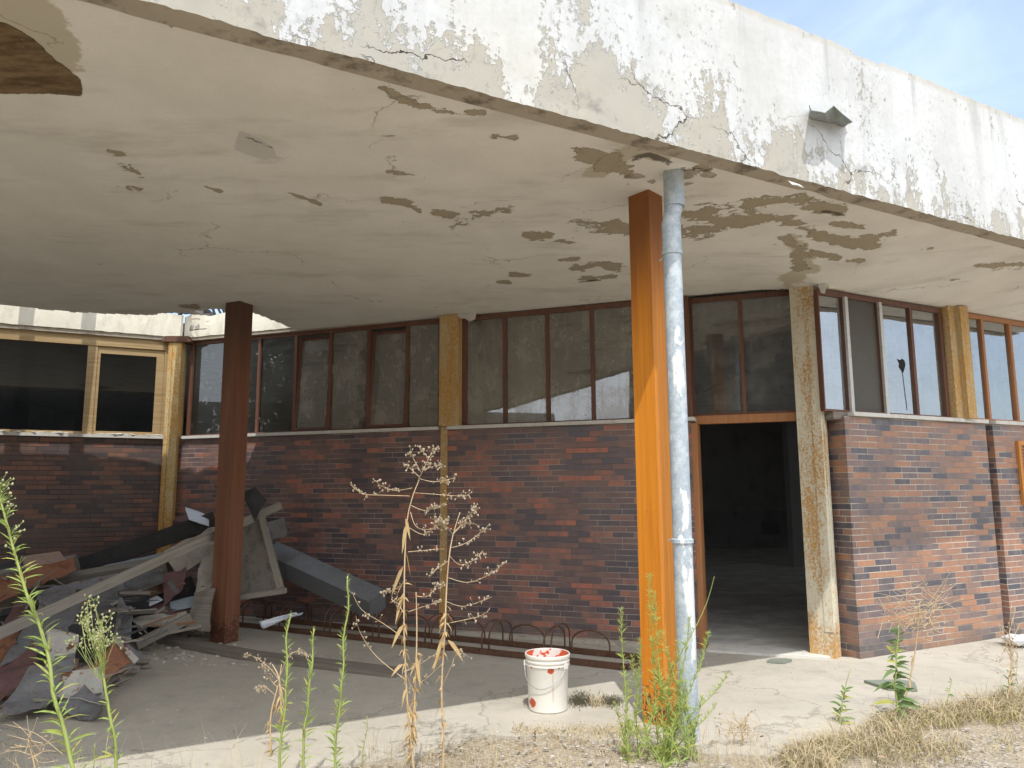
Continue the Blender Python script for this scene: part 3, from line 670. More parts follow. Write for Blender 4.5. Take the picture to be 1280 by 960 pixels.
# wooden window of the left wall
L0, L1, L2 = sL(-260, 480), sL(113, 480), sL(207, 480)
b = MB()
zt = 3.68
b.obox(K, dA, nA, L0, L2 + .04, -.12, -.02, zt - .03, ZH - .012)            # head
b.obox(K, dA, nA, L2 - .03, L2 + .05, -.118, -.018, ZS, zt - .032)
b.obox(K, dA, nA, L1 - .06, L1 + .06, -.11, -.03, ZS, zt - .032)
b.obox(K, dA, nA, L0, L0 + .1, -.11, -.03, ZS, zt - .032)
b.obox(K, dA, nA, L0 + .1, L1 - .061, -.10, -.05, ZS, ZS + .04)
wl = b.build('wooden_window', WOOD_WIN, bld, bevel=.006); wl['label'] = 'bleached wooden window on the left wall, its glass darkened like an unlit room'
b = MB(); a0, a1 = L1 + .062, L2 - .032
b.obox(K, dA, nA, a0, a1, -.095, -.045, zt - .13, zt - .034); b.obox(K, dA, nA, a0, a1, -.095, -.045, ZS, ZS + .05)
b.obox(K, dA, nA, a1 - .1, a1, -.093, -.043, ZS + .051, zt - .131); b.obox(K, dA, nA, a0, a0 + .035, -.093, -.043, ZS + .051, zt - .131)
b.build('sash_frame', WOOD_WIN, wl, bevel=.004)
for x0, x1, z0, z1 in ((L0 + .09, L1 - .05, ZS + .03, zt - .03), (a0 + .03, a1 - .09, ZS + .045, zt - .125)):
    b = MB(); b.poly([K + dA * s + nA * -.07 + Vector((0, 0, z)) for s, z in ((x0, z0), (x1, z0), (x1, z1), (x0, z1))]); b.build('pane', GLASS_LEFT, wl)
# inside shell: back wall, dado, ceiling
b = MB(); q = [Vector((p.x, p.y, 0)) for p in rp]
for i in (4,):
    A_, B_ = q[i], q[(i + 1) % 6]; b.poly([A_ + Vector((0, 0, -.02)), B_ + Vector((0, 0, -.02)), B_ + Vector((0, 0, 4.0)), A_ + Vector((0, 0, 4.0))])
A_, B_ = q[3], q[4]; b.poly([A_ + Vector((0, 0, -.02)), B_ + Vector((0, 0, -.02)), B_ + Vector((0, 0, 4.0)), A_ + Vector((0, 0, 4.0))])
A_ = q[5]; B_ = Vector((A_.x, 15.0, 0)); b.poly([A_ + Vector((0, 0, -.02)), B_ + Vector((0, 0, -.02)), B_ + Vector((0, 0, 4.0)), A_ + Vector((0, 0, 4.0))])
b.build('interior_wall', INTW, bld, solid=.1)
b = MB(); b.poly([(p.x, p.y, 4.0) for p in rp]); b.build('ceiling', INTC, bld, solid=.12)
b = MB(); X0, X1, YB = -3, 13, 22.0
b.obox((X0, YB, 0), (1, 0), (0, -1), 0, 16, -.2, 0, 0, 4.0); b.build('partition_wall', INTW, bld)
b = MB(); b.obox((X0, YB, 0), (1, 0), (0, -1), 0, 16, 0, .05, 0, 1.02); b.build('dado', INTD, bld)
for x, w in ((4.2, .4), (7.1, .5)):
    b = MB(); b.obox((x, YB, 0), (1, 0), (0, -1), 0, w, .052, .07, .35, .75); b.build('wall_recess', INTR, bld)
b = MB(); b.obox(K, dB, nB, sB(560, 480) - .1, sB(660, 480), -1.1, -.95, 0, 3.98); b.build('partition_wall', BEAMLOW, bld)
b = MB(); b.obox((6.0, 16.5, 0), (1, 0), (0, -1), 0, .32, -.3, 0, 0, 3.98); b.build('interior_pillar', INTW, bld, bevel=.01)
b = MB(); b.bar((1.2, 14, 3.3), (8, 14, 3.3), .12, .2); b.bar((3.6, 10, 3.55), (3.6, 16.3, 3.55), .1, .18); b.build('ceiling_pipe', INTD, bld)
b = MB(); E0 = K - dA * 8.6; b.obox(E0, (nA.x, nA.y), (dA.x, dA.y), .05, 9.5, -.3, 0, 0, 3.9); eo = b.build('end_wall', BEAM, bld); eo['label'] = 'cream rendered end wall closing the covered yard on the left'
# threshold slab by the door
b = MB(); b.obox(K, dB, nB, SDOOR0 + .05, SDOOR1 + .1, -.25, .13, .0, .022); b.build('threshold', SILL, bld, bevel=.008)
# vent grille at the far right
sg = sR(1272, 580); b = MB()
for s0_, s1_, z0_, z1_ in ((0, .05, 1.45, 2.2), (.55, .6, 1.45, 2.2), (.05, .55, 2.15, 2.2), (.05, .55, 1.45, 1.5)): b.obox(CA, dA, nA, sg + s0_, sg + s1_, .002, .035, z0_, z1_)
vg = b.build('vent_grille', GRILLE, bld, bevel=.004)
b = MB()
for k in range(16):
    z = 1.52 + k * .0395
    A_ = CA + dA * (sg + .05) + nA * .018; b.bar((A_.x, A_.y, z), tuple(A_ + dA * .5 + Vector((0, 0, z))), .02, .006, (.45 * nA.x, .45 * nA.y, 1))
b.build('louvre', GRILLE, vg)

# ------------------------------------------------------------------ rusty posts along the facade
def post(name, mb, mat, label, cat='post', group='rusty steel posts along the facade'):
    o = mb.build(name, mat, None, bevel=.006); return prop(o, label, cat, group)
b = MB(); M = Vector((3.155, 7.695, 0)); a = V2(R(-43)); c = V2(R(47))
b.obox(M - a * .255, a, -c, 0, .255, -.14, 0, -.01, 3.83)
b.obox(M - a * .255, a, -c, .165, .2549, 0, .0095, .25, 3.6); b.obox(M, c, a, .035, .07, 0, .012, .25, 3.6)
post('steel_post', b, RUST_Y, 'tall rust speckled cream steel post standing at the right side of the doorway')
b = MB(); s0, s1 = sB(551, 480), sB(574.5, 480); s0b, s1b = P560L + .004, P560R - .004
b.obox(K, dB, nB, s0, s1, -.2, .05, ZS, 3.81); b.obox(K, dB, nB, s0 + .012, s0 + .17, .05, .066, ZS, 3.78)
b.obox(K, dB, nB, s0b, s1b, -.15, .012, 0, ZS - .002)
post('steel_post', b, RUST_O, 'ochre rusted steel post between the dark brick panels behind the tall dry weed')
b = MB(); b.obox(K, V2(R(3.5)), V2(R(-86.5)), -.15, .03, -.1, .12, .0, 3.76); b.obox(K, V2(R(3.5)), V2(R(-86.5)), -.13, -.09, .12, .135, .3, 3.7)
pl = post('steel_post', b, RUST_L, 'sunlit yellow rusted steel post in the inner corner beside the wooden window')
b = MB(); b.obox(K, V2(R(3.5)), V2(R(-86.5)), -.24, .16, -.12, .15, 3.762, 3.80); b.obox(K, V2(R(3.5)), V2(R(-86.5)), -.2, .12, -.1, .12, 3.80, 3.85); b.build('cap_plate', RUSTSTEEL, pl, bevel=.005)
b = MB(); s0 = sR(1189, 480); s1 = s0 + .27
b.obox(CA, dA, nA, s0, s1, -.10, .04, ZS, 3.72); b.obox(CA, dA, nA, s0 + .12, s1, .04, .10, ZS, 3.72)
post('steel_post', b, RUST_O, 'short ochre rusted post standing on the sill of the brick pier')

# ------------------------------------------------------------------ canopy: fascia, drip strip, soffit, slab, edge
can = empty('concrete_canopy', (0, 0, 0), 'big white concrete canopy with peeling painted fascia and flaking grey soffit over the yard', 'canopy')
def grid_mesh(name, Vs, nu, nv, keep, mat, parent, uvs=None, attrs=None, smooth=True):
    idx = np.arange(nu * nv).reshape(nu, nv); q = np.stack([idx[:-1, :-1], idx[1:, :-1], idx[1:, 1:], idx[:-1, 1:]], -1).reshape(-1, 4)
    if keep is not None:
        k = keep.reshape(-1); q = q[k[q].all(1)]
    me = bpy.data.meshes.new(name); me.from_pydata(Vs.tolist(), [], q.tolist())
    if uvs is not None:
        l = me.uv_layers.new(name='UVMap'); l.data.foreach_set('uv', uvs[q.reshape(-1)].astype(np.float32).ravel())
    for n_, a_ in (attrs or {}).items():
        at_ = me.attributes.new(n_, 'FLOAT', 'POINT'); at_.data.foreach_set('value', a_.astype(np.float32))
    me.update(); return link(name, me, mat, parent, smooth)
def vnoise(x, y, z=0): return np.array([mnoise.noise((a_, b_, z)) for a_, b_ in zip(x, y)])
# fascia (outer face) along s, height z
FH = 1.25; S0, S1 = -12.0, 12.0
ss = np.concatenate([np.arange(S0, -1.5, .12), np.arange(-1.5, 8.5, .035), np.arange(8.5, S1, .12)]); zz = np.concatenate([np.linspace(0, .12, 7), np.linspace(.16, FH - .1, 26), np.linspace(FH - .07, FH, 5)])
SS, ZZ = np.meshgrid(ss, zz, indexing='ij'); s_, z_ = SS.ravel(), ZZ.ravel()
chip = .016 * vnoise(s_ * 2.2, z_ * 0 + 1) + .010 * vnoise(s_ * 9, z_ * 0 + 3) + .007 * vnoise(s_ * 24, z_ * 0 + 8)
topj = .018 * vnoise(s_ * 1.4, z_ * 0 + 21) + .012 * vnoise(s_ * 7, z_ * 0 + 12)
topj += np.where((s_ > 5.15) & (s_ < 5.5), -.025, 0) + np.where((s_ > 3.0) & (s_ < 3.35), -.02, 0)
dz = chip * np.clip(1 - z_ / .12, 0, 1) + topj * np.clip((z_ - FH + .1) / .1, 0, 1)
dn = .006 * vnoise(s_ * 1.1, z_ * 1.1) + .003 * vnoise(s_ * 5, z_ * 5, 4) + np.clip(.02 * vnoise(s_ * 6, z_ * 6, 9) - .006, 0, .02) * np.clip(1 - z_ / .2, 0, 1)
Vf = np.stack([FO.x + dF.x * s_ + nF.x * dn, FO.y + dF.y * s_ + nF.y * dn, ZF + z_ + dz], 1)
grid_mesh('fascia', Vf, len(ss), len(zz), None, FASCIA, can, np.stack([s_, z_], 1))
# inner body of the fascia (upstand) and the drip strip under it
b = MB(); b.obox(FO, dF, nF, S0, S1, .012, .22, ZF + .03, ZF + FH - .03); b.build('upstand', BEAM, can)
tt = np.linspace(0, .15, 8); SS, TT = np.meshgrid(ss, tt, indexing='ij'); s_, t_ = SS.ravel(), TT.ravel()
cz = (.016 * vnoise(s_ * 2.2, t_ * 0 + 1) + .010 * vnoise(s_ * 9, t_ * 0 + 3) + .007 * vnoise(s_ * 24, t_ * 0 + 8)) * np.clip(1 - t_ / .05, 0, 1)
cz += np.clip(.05 * vnoise(s_ * 2.0, t_ * 5, 7) - .012, 0, .02)
dn0 = (.006 * vnoise(s_ * 1.1, s_ * 0) + .003 * vnoise(s_ * 5, s_ * 0, 4)) * np.clip(1 - t_ / .05, 0, 1)
Vd = np.stack([FO.x + dF.x * s_ + nF.x * (t_ + dn0), FO.y + dF.y * s_ + nF.y * (t_ + dn0), ZF + cz], 1)
grid_mesh('drip_strip', Vd, len(ss), len(tt), None, DRIP, can, np.stack([s_, t_], 1))
# soffit
BACK = [(-16, 4.0), (-8.2, 7.9), (-6.05, 8.71), (-5.43, 9.10), (-4.57, 9.27), (-3.85, 9.03), (-3.42, 8.90), (-3.2, 9.17), (-3.06, 9.6), (-2.93, 10.07), (-2.9, 11)]
ss = np.concatenate([np.arange(S0, -4.5, .15), np.arange(-4.5, 9.0, .033), np.arange(9.0, S1, .15)]); tt = np.concatenate([np.arange(.15, 4.2, .033), np.arange(4.2, 9.5, .045)])
SS, TT = np.meshgrid(ss, tt, indexing='ij'); s_, t_ = SS.ravel(), TT.ravel()
X = FO.x + dF.x * s_ + nF.x * t_; Y = FO.y + dF.y * s_ + nF.y * t_
wB = (X - K.x) * nB.x + (Y - K.y) * nB.y; wA = (X - CA.x) * nA.x + (Y - CA.y) * nA.y
corner = (X - 3.1) * 1.0
dW = np.maximum(np.minimum(np.abs(wB) + 0 * X, 99), 0); dR = np.maximum(wA, 0)
fr_ = 1 / (1 + np.exp(-(X - 3.1) * 6)); dWm = dW * (1 - fr_) + dR * fr_; zW = (ZH + .012) * (1 - fr_) + (ZHR + .012) * fr_
zS = ZF + .018 + (zW - ZF - .018) * (t_ - .15) / np.maximum(t_ - .15 + dWm, .01)
zS = np.where((wB < 0) & (X < 3.1), zW, zS); zS = np.where((wA < 0) & (X > 3.1), zW, zS)
zS = zS + .007 * vnoise(X * .9, Y * .9) + np.where(t_ < .19, -.0, 0)
yb = np.interp(X, [p[0] for p in BACK], [p[1] for p in BACK]); yb = yb + .05 * vnoise(X * 5, Y * 0, 2)
keep = np.where(X < -2.9, Y < yb, ((wB > -.14) & (X < 3.25)) | ((wA > -.14) & (X > 3.0)))
keep = keep & ((wB > -.14) | (X > 3.0))
PU, PV = proj_np(np.stack([X, Y, zS], 1))
def seg(pts, w):
    d = np.full(PU.shape, 1e9)
    for (x0, y0), (x1, y1) in zip(pts[:-1], pts[1:]):
        vx, vy = x1 - x0, y1 - y0; L2_ = max(vx * vx + vy * vy, 1e-6); k = np.clip(((PU - x0) * vx + (PV - y0) * vy) / L2_, 0, 1)
        d = np.minimum(d, np.hypot(PU - x0 - k * vx, (PV - y0 - k * vy) * 1.6))
    return 1 - d / w
def polyf(pts, w):
    inside = np.zeros(PU.shape, bool); n = len(pts)
    for i in range(n):
        (x0, y0), (x1, y1) = pts[i], pts[(i + 1) % n]
        if y0 == y1: continue
        c_ = ((y0 > PV) != (y1 > PV)) & (PU < (x1 - x0) * (PV - y0) / (y1 - y0) + x0); inside ^= c_
    d = np.full(PU.shape, 1e9)
    for (x0, y0), (x1, y1) in zip(pts, pts[1:] + pts[:1]):
        vx, vy = x1 - x0, y1 - y0; L2_ = max(vx * vx + vy * vy, 1e-6); k = np.clip(((PU - x0) * vx + (PV - y0) * vy) / L2_, 0, 1)
        d = np.minimum(d, np.hypot(PU - x0 - k * vx, PV - y0 - k * vy))
    return np.where(inside, d, -d) / w
vis = (Y > 1.0)
def comb(*a):
    r_ = a[0]
    for x in a[1:]: r_ = np.maximum(r_, x)
    return np.where(vis, np.clip(r_, -1, 1), -1)
peel = comb(seg([(478, 248), (500, 252), (524, 264)], 7), seg([(545, 264), (575, 272), (600, 270), (638, 264)], 10), seg([(135, 187), (152, 192)], 6), seg([(152, 207), (176, 218)], 8), seg([(162, 234), (175, 238)], 5),
            seg([(662, 294), (682, 293)], 9), seg([(702, 305), (714, 303)], 9), seg([(724, 280), (782, 288)], 13), seg([(722, 337), (745, 330), (768, 334)], 9), seg([(728, 349), (765, 347)], 6), seg([(640, 344), (662, 345)], 4), seg([(700, 326), (722, 322)], 4), seg([(624, 352), (636, 353)], 4),
            seg([(475, 108), (505, 125), (545, 138), (600, 142)], 8), seg([(620, 170), (642, 172)], 6), seg([(728, 190), (760, 205), (785, 212)], 17),
            seg([(858, 268), (900, 262), (940, 256), (985, 250), (1015, 256), (1045, 266)], 13), seg([(846, 291), (885, 287), (925, 277), (955, 272)], 12), seg([(940, 268), (985, 275), (1010, 290), (1045, 302), (1090, 304)], 11), seg([(985, 298), (1000, 315), (998, 332)], 12), seg([(1042, 279), (1075, 283)], 6), seg([(1080, 296), (1118, 292)], 6), seg([(1015, 315), (1045, 322)], 6), seg([(1060, 326), (1078, 325)], 4),
            seg([(485, 214), (500, 216), (530, 222)], 4), seg([(250, 230), (275, 240)], 3), seg([(360, 240), (400, 255)], 3), seg([(1222, 333), (1255, 331), (1282, 330)], 6), seg([(1150, 312), (1165, 310)], 3), seg([(1190, 350), (1200, 350)], 3), seg([(856, 220), (880, 212)], 9), seg([(230, 383), (245, 383)], 6), seg([(345, 8), (362, 14)], 5))
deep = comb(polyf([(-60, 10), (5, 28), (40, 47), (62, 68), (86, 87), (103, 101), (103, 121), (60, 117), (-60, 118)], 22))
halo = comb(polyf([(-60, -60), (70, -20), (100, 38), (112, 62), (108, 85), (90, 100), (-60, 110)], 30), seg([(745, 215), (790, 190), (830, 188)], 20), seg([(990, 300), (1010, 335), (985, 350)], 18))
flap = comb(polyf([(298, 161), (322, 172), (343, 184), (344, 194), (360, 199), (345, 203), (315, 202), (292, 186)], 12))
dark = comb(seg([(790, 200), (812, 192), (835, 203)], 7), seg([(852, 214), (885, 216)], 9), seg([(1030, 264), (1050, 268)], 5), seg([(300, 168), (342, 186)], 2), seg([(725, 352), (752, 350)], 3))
so = grid_mesh('soffit', np.stack([X, Y, zS], 1), len(ss), len(tt), keep, SOFFIT, can, None, dict(peel=peel, deep=deep, halo=halo, flap=flap, dark=dark))
so.data.flip_normals()
# slab above (solid, keeps the sun out) with broken rear edge
SLAB = [(-16, 3.78), (-5.5, 9.08), (-4.7, 9.40), (-4.2, 9.22), (-3.5, 8.98), (-3.1, 9.5), (-2.9, 10.05)]
outline = [tuple((FO + dF * S0 + nF * .215)[:2]), tuple((FO + dF * S1 + nF * .215)[:2]), tuple((CA + dA * 11 - nA * .15)[:2]), (3.15, 7.9)]
for i in range(len(SLAB) - 1, 0, -1):
    (x0, y0), (x1, y1) = SLAB[i], SLAB[i - 1]; n = max(1, int(math.hypot(x1 - x0, y1 - y0) / .12))
    for k in range(n):
        x = x0 + (x1 - x0) * k / n; y = y0 + (y1 - y0) * k / n; outline.append((x, y + .05 * mnoise.noise((x * 5, 0, 2))))
outline.append((-12.6, 5.4))
bm = bmesh.new(); vs = [bm.verts.new((x, y, 4.03)) for x, y in outline]; f_ = bm.faces.new(vs)
r_ = bmesh.ops.extrude_face_region(bm, geom=[f_])
for v in r_['geom']:
    if isinstance(v, bmesh.types.BMVert): v.co.z = 4.36
bmesh.ops.recalc_face_normals(bm, faces=bm.faces[:]); bmesh.ops.triangulate(bm, faces=bm.faces[:])
me = bpy.data.meshes.new('roof_slab'); bm.to_mesh(me); bm.free(); link('roof_slab', me, BEAMLOW, can)
b = MB()
ed_ = [(-12.6, 5.62)] + [(p[0], p[1] - .02) for p in BACK[1:-1]]
for (x0, y0), (x1, y1) in zip(ed_[:-1], ed_[1:]): b.poly([(x0, y0 - .05, 3.90), (x1, y1 - .05, 3.90), (x1, y1 - .05, 4.05), (x0, y0 - .05, 4.05)])
b.build('slab_edge', BEAMLOW, can, solid=.03)
# hanging paint flakes
def flake(pts, parent, depth=0.0):
    b = MB(); c_ = sum((Vector(p) for p in pts), Vector()) / len(pts); c_ = c_ + Vector((0, -.02, -.012)); n = len(pts)
    for i in range(n): b.poly([pts[i], pts[(i + 1) % n], c_])
    return b.build('paint_flake', FLAKE, parent, solid=.004)
Yp = 9.12
flake([at(569, 388, Yp), at(580, 386, Yp), at(596, 389, Yp - .03), at(594, 399, Yp - .06), at(587, 402, Yp - .08), at(581, 398, Yp - .06), at(574, 398, Yp - .05)], can)
Yp = 7.62
flake([at(1024, 335, Yp), at(1036, 338, Yp), at(1040, 350, Yp - .02), at(1034, 355, Yp - .04), at(1031, 367, Yp - .05), at(1026, 366, Yp - .04), at(1021, 352, Yp - .02)], can)
flake([at(200, 17, 3.5), at(213, 22, 3.52), at(222, 31, 3.55), at(214, 35, 3.5), at(206, 28, 3.48)], can)
flake([at(222, 26, 3.56), at(240, 27, 3.6), at(232, 31, 3.57)], can)
flake([at(291, 186, 4.52), at(315, 201, 4.66), at(345, 203, 4.75), at(361, 197, 4.74), at(343, 204.6, 4.74), at(313, 203.6, 4.65)], can)
flake([at(162, 233, 5.0), at(175, 240, 5.02), at(168, 241, 4.99)], can)
flake([at(560, 283, 6.05), at(572, 281, 6.08), at(566, 288, 6.03)], can)
flake([at(985, 226, 5.15), at(1000, 231, 5.2), at(1005, 235, 5.22), at(990, 231, 5.15)], can)

# remains of the roof over the gap: joists that shade the beam
for i, (x, lab) in enumerate(((-6.42, 'left of the wooden window'), (-5.78, 'above the wooden window'), (-4.68, 'over the inner corner post'))):
    b = MB(); b.bar((x, 8.4, 4.38), (x + .02, 11.6, 4.30), .15, .14); thing(b, 'roof_joist', WOOD_DARK, 'broken timber roof joist spanning the gap ' + lab, 'joist', 'broken roof joists over the gap')
b = MB()
random.seed(3)
for k in range(9):
    u = 226 + k * 7 + random.uniform(-2, 2); A_ = at(u, 379 + random.uniform(-4, 0), 11.2); B_ = at(u + random.uniform(-10, 14), 396, 11.25); b.bar(A_, B_, random.uniform(.02, .06), .03)
b.bar(at(222, 383, 11.3), at(290, 381, 11.3), .05, .05); b.bar(at(230, 391, 11.1), at(262, 389, 11.0), .05, .04)
thing(b, 'collapsed_roof_lathing', SHEET_BLACK, 'dark roof battens sticking up behind the beam at the inner corner', 'battens')  # battens coloured flat black
b = MB(); b.obox(at(243, 390, 11.0), (1, 0), (0, -1), 0, .13, 0, .1, at(243, 393, 11).z, at(243, 388, 11).z); thing(b, 'loose_brick', GRILLE, 'single orange brick lying on the beam above the yellow corner post', 'brick', bevel=.005)
b = MB()
for (u0_, v0_, u1_, v1_) in ((240, 399, 250, 399), (238, 413, 258, 411), (281, 400, 285, 399)): b.tube([at(u0_, v0_, 10.6), at((u0_ + u1_) / 2, (v0_ + v1_) / 2 - .5, 10.45), at(u1_, v1_, 10.4)], .006, 5)
thing(b, 'rebar', RUSTSTEEL, 'thin rusty bars poking out of the cream beam above the corner post', 'rebar')

# the shed across the yard, behind the camera: the windows mirror it
sh = empty('warehouse', (0, 0, 0), 'plain grey warehouse across the yard, mirrored dimly in the left windows and transom', 'building')
b = MB(); SY = -17.0
b.obox((-14, SY, 0), (1, 0), (0, 1), 0, 34, -9, 0, -.02, 8.6); b.build('wall', SHEDW, sh)
b = MB()
b.mesh([(-14.4, SY + .5, 8.6), (20.4, SY + .5, 8.6), (20.4, SY - 4.5, 11.0), (-14.4, SY - 4.5, 11.0), (-14.4, SY - 9.5, 8.6), (20.4, SY - 9.5, 8.6)], [(0, 1, 2, 3), (3, 2, 5, 4), (0, 3, 4), (1, 5, 2), (0, 4, 5, 1)]); b.build('roof', SHEDR, sh)
for x in (-11, -6.5, -2, 7.5, 12, 16.5):
    b = MB(); b.obox((x, SY, 0), (1, 0), (0, 1), 0, 2.2, -.05, .03, 2.4, 4.0); wo = b.build('window', BLACKHOLE, sh); b = MB(); b.obox((x, SY, 0), (1, 0), (0, 1), -.1, 2.3, -.05, .08, 2.28, 2.4); b.build('sill', SILL, wo)  # flat black box stands for the darkness in the window opening
b = MB(); b.obox((2.3, SY, 0), (1, 0), (0, 1), 0, 3.6, -.05, .04, 0, 3.8); b.build('door', FRAME, sh)
# ------------------------------------------------------------------ columns, pipe, spout
def column(M, a, c, w1, w2, z1, mat, label, lean=0):
    b = MB(); b.obox(M - a * w1, a, -c, 0, w1, -w2, 0, -.01, z1); return prop(b.build('steel_column', mat, None, bevel=.008), label, 'column')
L_ = Vector((.925, 5.70, 0)); a = V2(R(-45)); c = V2(R(45)); Mo = L_ + a * .19
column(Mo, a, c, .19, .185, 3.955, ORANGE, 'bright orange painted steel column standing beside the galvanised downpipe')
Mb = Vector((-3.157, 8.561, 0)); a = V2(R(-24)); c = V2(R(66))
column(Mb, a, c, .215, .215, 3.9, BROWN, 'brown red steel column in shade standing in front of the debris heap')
# anchor plate scraps of plaster around the orange column head
pc = Vector((1.172, 5.306, 0)); dp = empty('downpipe', (0, 0, 0), 'galvanised grey downpipe with flaking white paint in front of the orange column', 'pipe')
b = MB(); b.tube([pc + Vector((-.004, 0, z)) for z in (-.03, .5, 1.0, 1.6, 2.2, 2.8, 3.36)], .066, 24); b.build('pipe', PIPE, dp, smooth=True).modifiers.new('e', 'EDGE_SPLIT')
b = MB(); b.tube([pc + Vector((.026, 0, z)) for z in (3.70, 4.05)], .075, 24); b.tube([pc + Vector((-.004, 0, 3.355)), pc + Vector((-.004, 0, 3.57)), pc + Vector((-.002, 0, 3.60)), pc + Vector((.02, 0, 3.705))], [.070, .070, .062, .064], 24)
b.build('pipe_head', PIPE, dp, smooth=True).modifiers.new('e', 'EDGE_SPLIT')
for z in (3.33, 1.28):
    b = MB(); b.tube([pc + Vector((-.004, 0, z + q_)) for q_ in (0, .006, .03, .036)], [.068, .076, .076, .068], 24); b.tube([pc + Vector((-.02, .06, z + .018)), pc + Vector((-.06, .17, z + .018))], .008, 6); b.build('pipe_collar', PIPE, dp, smooth=True).modifiers.new('e', 'EDGE_SPLIT')
b = MB(); random.seed(61)
for i in range(26):
    q_ = pc + Vector((random.gauss(.03, .16), random.gauss(.12, .14), 3.975 + random.uniform(-.015, .01))); b.blob(q_, random.uniform(.02, .06), sq=(1.4, 1.2, .45), jit=.4)
b.build('loose_plaster', DRIP, can)
# fascia spout: bent sheet trough
b = MB()
def onf(u, v, d): q_ = onplane(u, v, FO - nF * d, nF); return tuple(q_)
back_ = [onf(u, v, -.03) for u, v in ((1012.5, 140), (1013, 150), (1021, 151.5), (1034, 155), (1046, 157.5), (1052, 159.5), (1056, 158))]
mid_ = [onf(u, v, .07) for u, v in ((1012, 134), (1013, 145), (1021, 147), (1033, 150), (1044, 149), (1055, 154), (1060, 155))]
frt_ = [onf(u, v, .16) for u, v in ((1011.5, 131), (1014, 138), (1021, 139), (1031, 141), (1042, 132), (1055, 144), (1065.5, 152.5))]
for r0_, r1_ in ((back_, mid_), (mid_, frt_)):
    for k in range(len(back_) - 1): b.poly([r0_[k], r0_[k + 1], r1_[k + 1], r1_[k]])
thing(b, 'roof_spout', SCUP, 'bent grey metal rain spout sticking out of the white fascia', 'spout', solid=.005)
# ------------------------------------------------------------------ bucket
bc = gnd(685, 886)
bk = empty('paint_bucket', (bc.x, bc.y, 0.001), 'white plastic paint bucket with red paint smears standing in the sun', 'bucket')
bk.scale = (.93, .93, .90)
def lathe(prof, n=48, m=0):
    b = MB()
    for i in range(len(prof) - 1):
        (r0_, z0), (r1_, z1) = prof[i], prof[i + 1]
        for k in range(n):
            a0, a1 = 2 * math.pi * k / n, 2 * math.pi * (k + 1) / n
            b.poly([(r0_ * math.cos(a0), r0_ * math.sin(a0), z0), (r0_ * math.cos(a1), r0_ * math.sin(a1), z0), (r1_ * math.cos(a1), r1_ * math.sin(a1), z1), (r1_ * math.cos(a0), r1_ * math.sin(a0), z1)])
    return b
b = lathe([(0, .0), (.150, .0), (.158, .008), (.172, .36), (.173, .362), (.181, .364), (.182, .374), (.174, .377), (.175, .392), (.183, .394), (.184, .406), (.176, .409), (.177, .43), (.186, .432), (.187, .452), (.183, .458), (.177, .455)])
def weld(o):
    bm = bmesh.new(); bm.from_mesh(o.data); bmesh.ops.remove_doubles(bm, verts=bm.verts[:], dist=1e-5); bmesh.ops.recalc_face_normals(bm, faces=bm.faces[:]); bm.to_mesh(o.data); bm.free()
    for p in o.data.polygons: p.use_smooth = True
    md = o.modifiers.new('e', 'EDGE_SPLIT'); md.split_angle = R(35)
o = b.build('bucket_shell', BUCKET, bk); weld(o)
b = lathe([(.177, .455), (.165, .3), (.158, .12), (0, .11)]); o = b.build('bucket_lining', INPAINT, bk); weld(o)
b = MB(); b.tube([(.188 * math.cos(t), .188 * math.sin(t) * 1.0, .372 - .19 * math.sin(math.pi * (t - math.pi) / (1.9 * math.pi / 2 - .0)) if False else .372 - .17 * max(0, math.sin((t - 3.0) / 2.6 * math.pi)) ** .8) for t in np.linspace(3.0, 5.6, 24)], .0035, 6); b.build('wire_handle', WIRE, bk, smooth=True)
b = MB(); b.obox((.188 * math.cos(5.6), .188 * math.sin(5.6), 0), (math.cos(5.6 + 1.57), math.sin(5.6 + 1.57)), (math.cos(5.6), math.sin(5.6)), -.016, .016, -.01, .008, .35, .39); b.obox((.188 * math.cos(3.0), .188 * math.sin(3.0), 0), (math.cos(4.57), math.sin(4.57)), (math.cos(3.0), math.sin(3.0)), -.016, .016, -.01, .008, .35, .39)
b.build('handle_lug', BUCKET, bk, bevel=.003)

# ------------------------------------------------------------------ bicycle rack
ra, rb = gnd(330, 787), gnd(783, 838); rdv = (rb - ra); rL = rdv.length; rdv.normalize(); rn = Vector((-rdv.y, rdv.x, 0))     # rn away from camera
rk = empty('bicycle_rack', (0, 0, 0), 'low rusty steel bicycle rack with bent hoops along the brick wall', 'bike rack')
RD = .46
b = MB()
P0 = ra - rdv * .6; LT = rL + .6
b.bar(P0 + Vector((0, 0, .03)), rb + Vector((0, 0, .03)), .05, .05); b.build('rail', RUSTSTEEL, rk, bevel=.003)
b = MB(); b.bar(P0 + rn * RD + Vector((0, 0, .03)), rb + rn * RD + rdv * .12 + Vector((0, 0, .03)), .05, .05); b.build('rail', RUSTSTEEL, rk, bevel=.003)
b = MB(); b.bar(rb + Vector((0, 0, .028)), rb + rn * RD + rdv * .12 + Vector((0, 0, .028)), .045, .045); b.build('end_rail', RUSTSTEEL, rk, bevel=.003)
def hoop(A_, B_, h, r=.009):
    A_, B_ = Vector(A_), Vector(B_); pts = [A_]
    for i in range(13):
        t = math.pi * i / 12; c_ = (A_ + B_) / 2 + (A_ - B_) / 2 * math.cos(t); pts.append(c_ + Vector((0, 0, h * .45 + h * .55 * math.sin(t))))
    return pts + [B_]
k = 0; s = .15
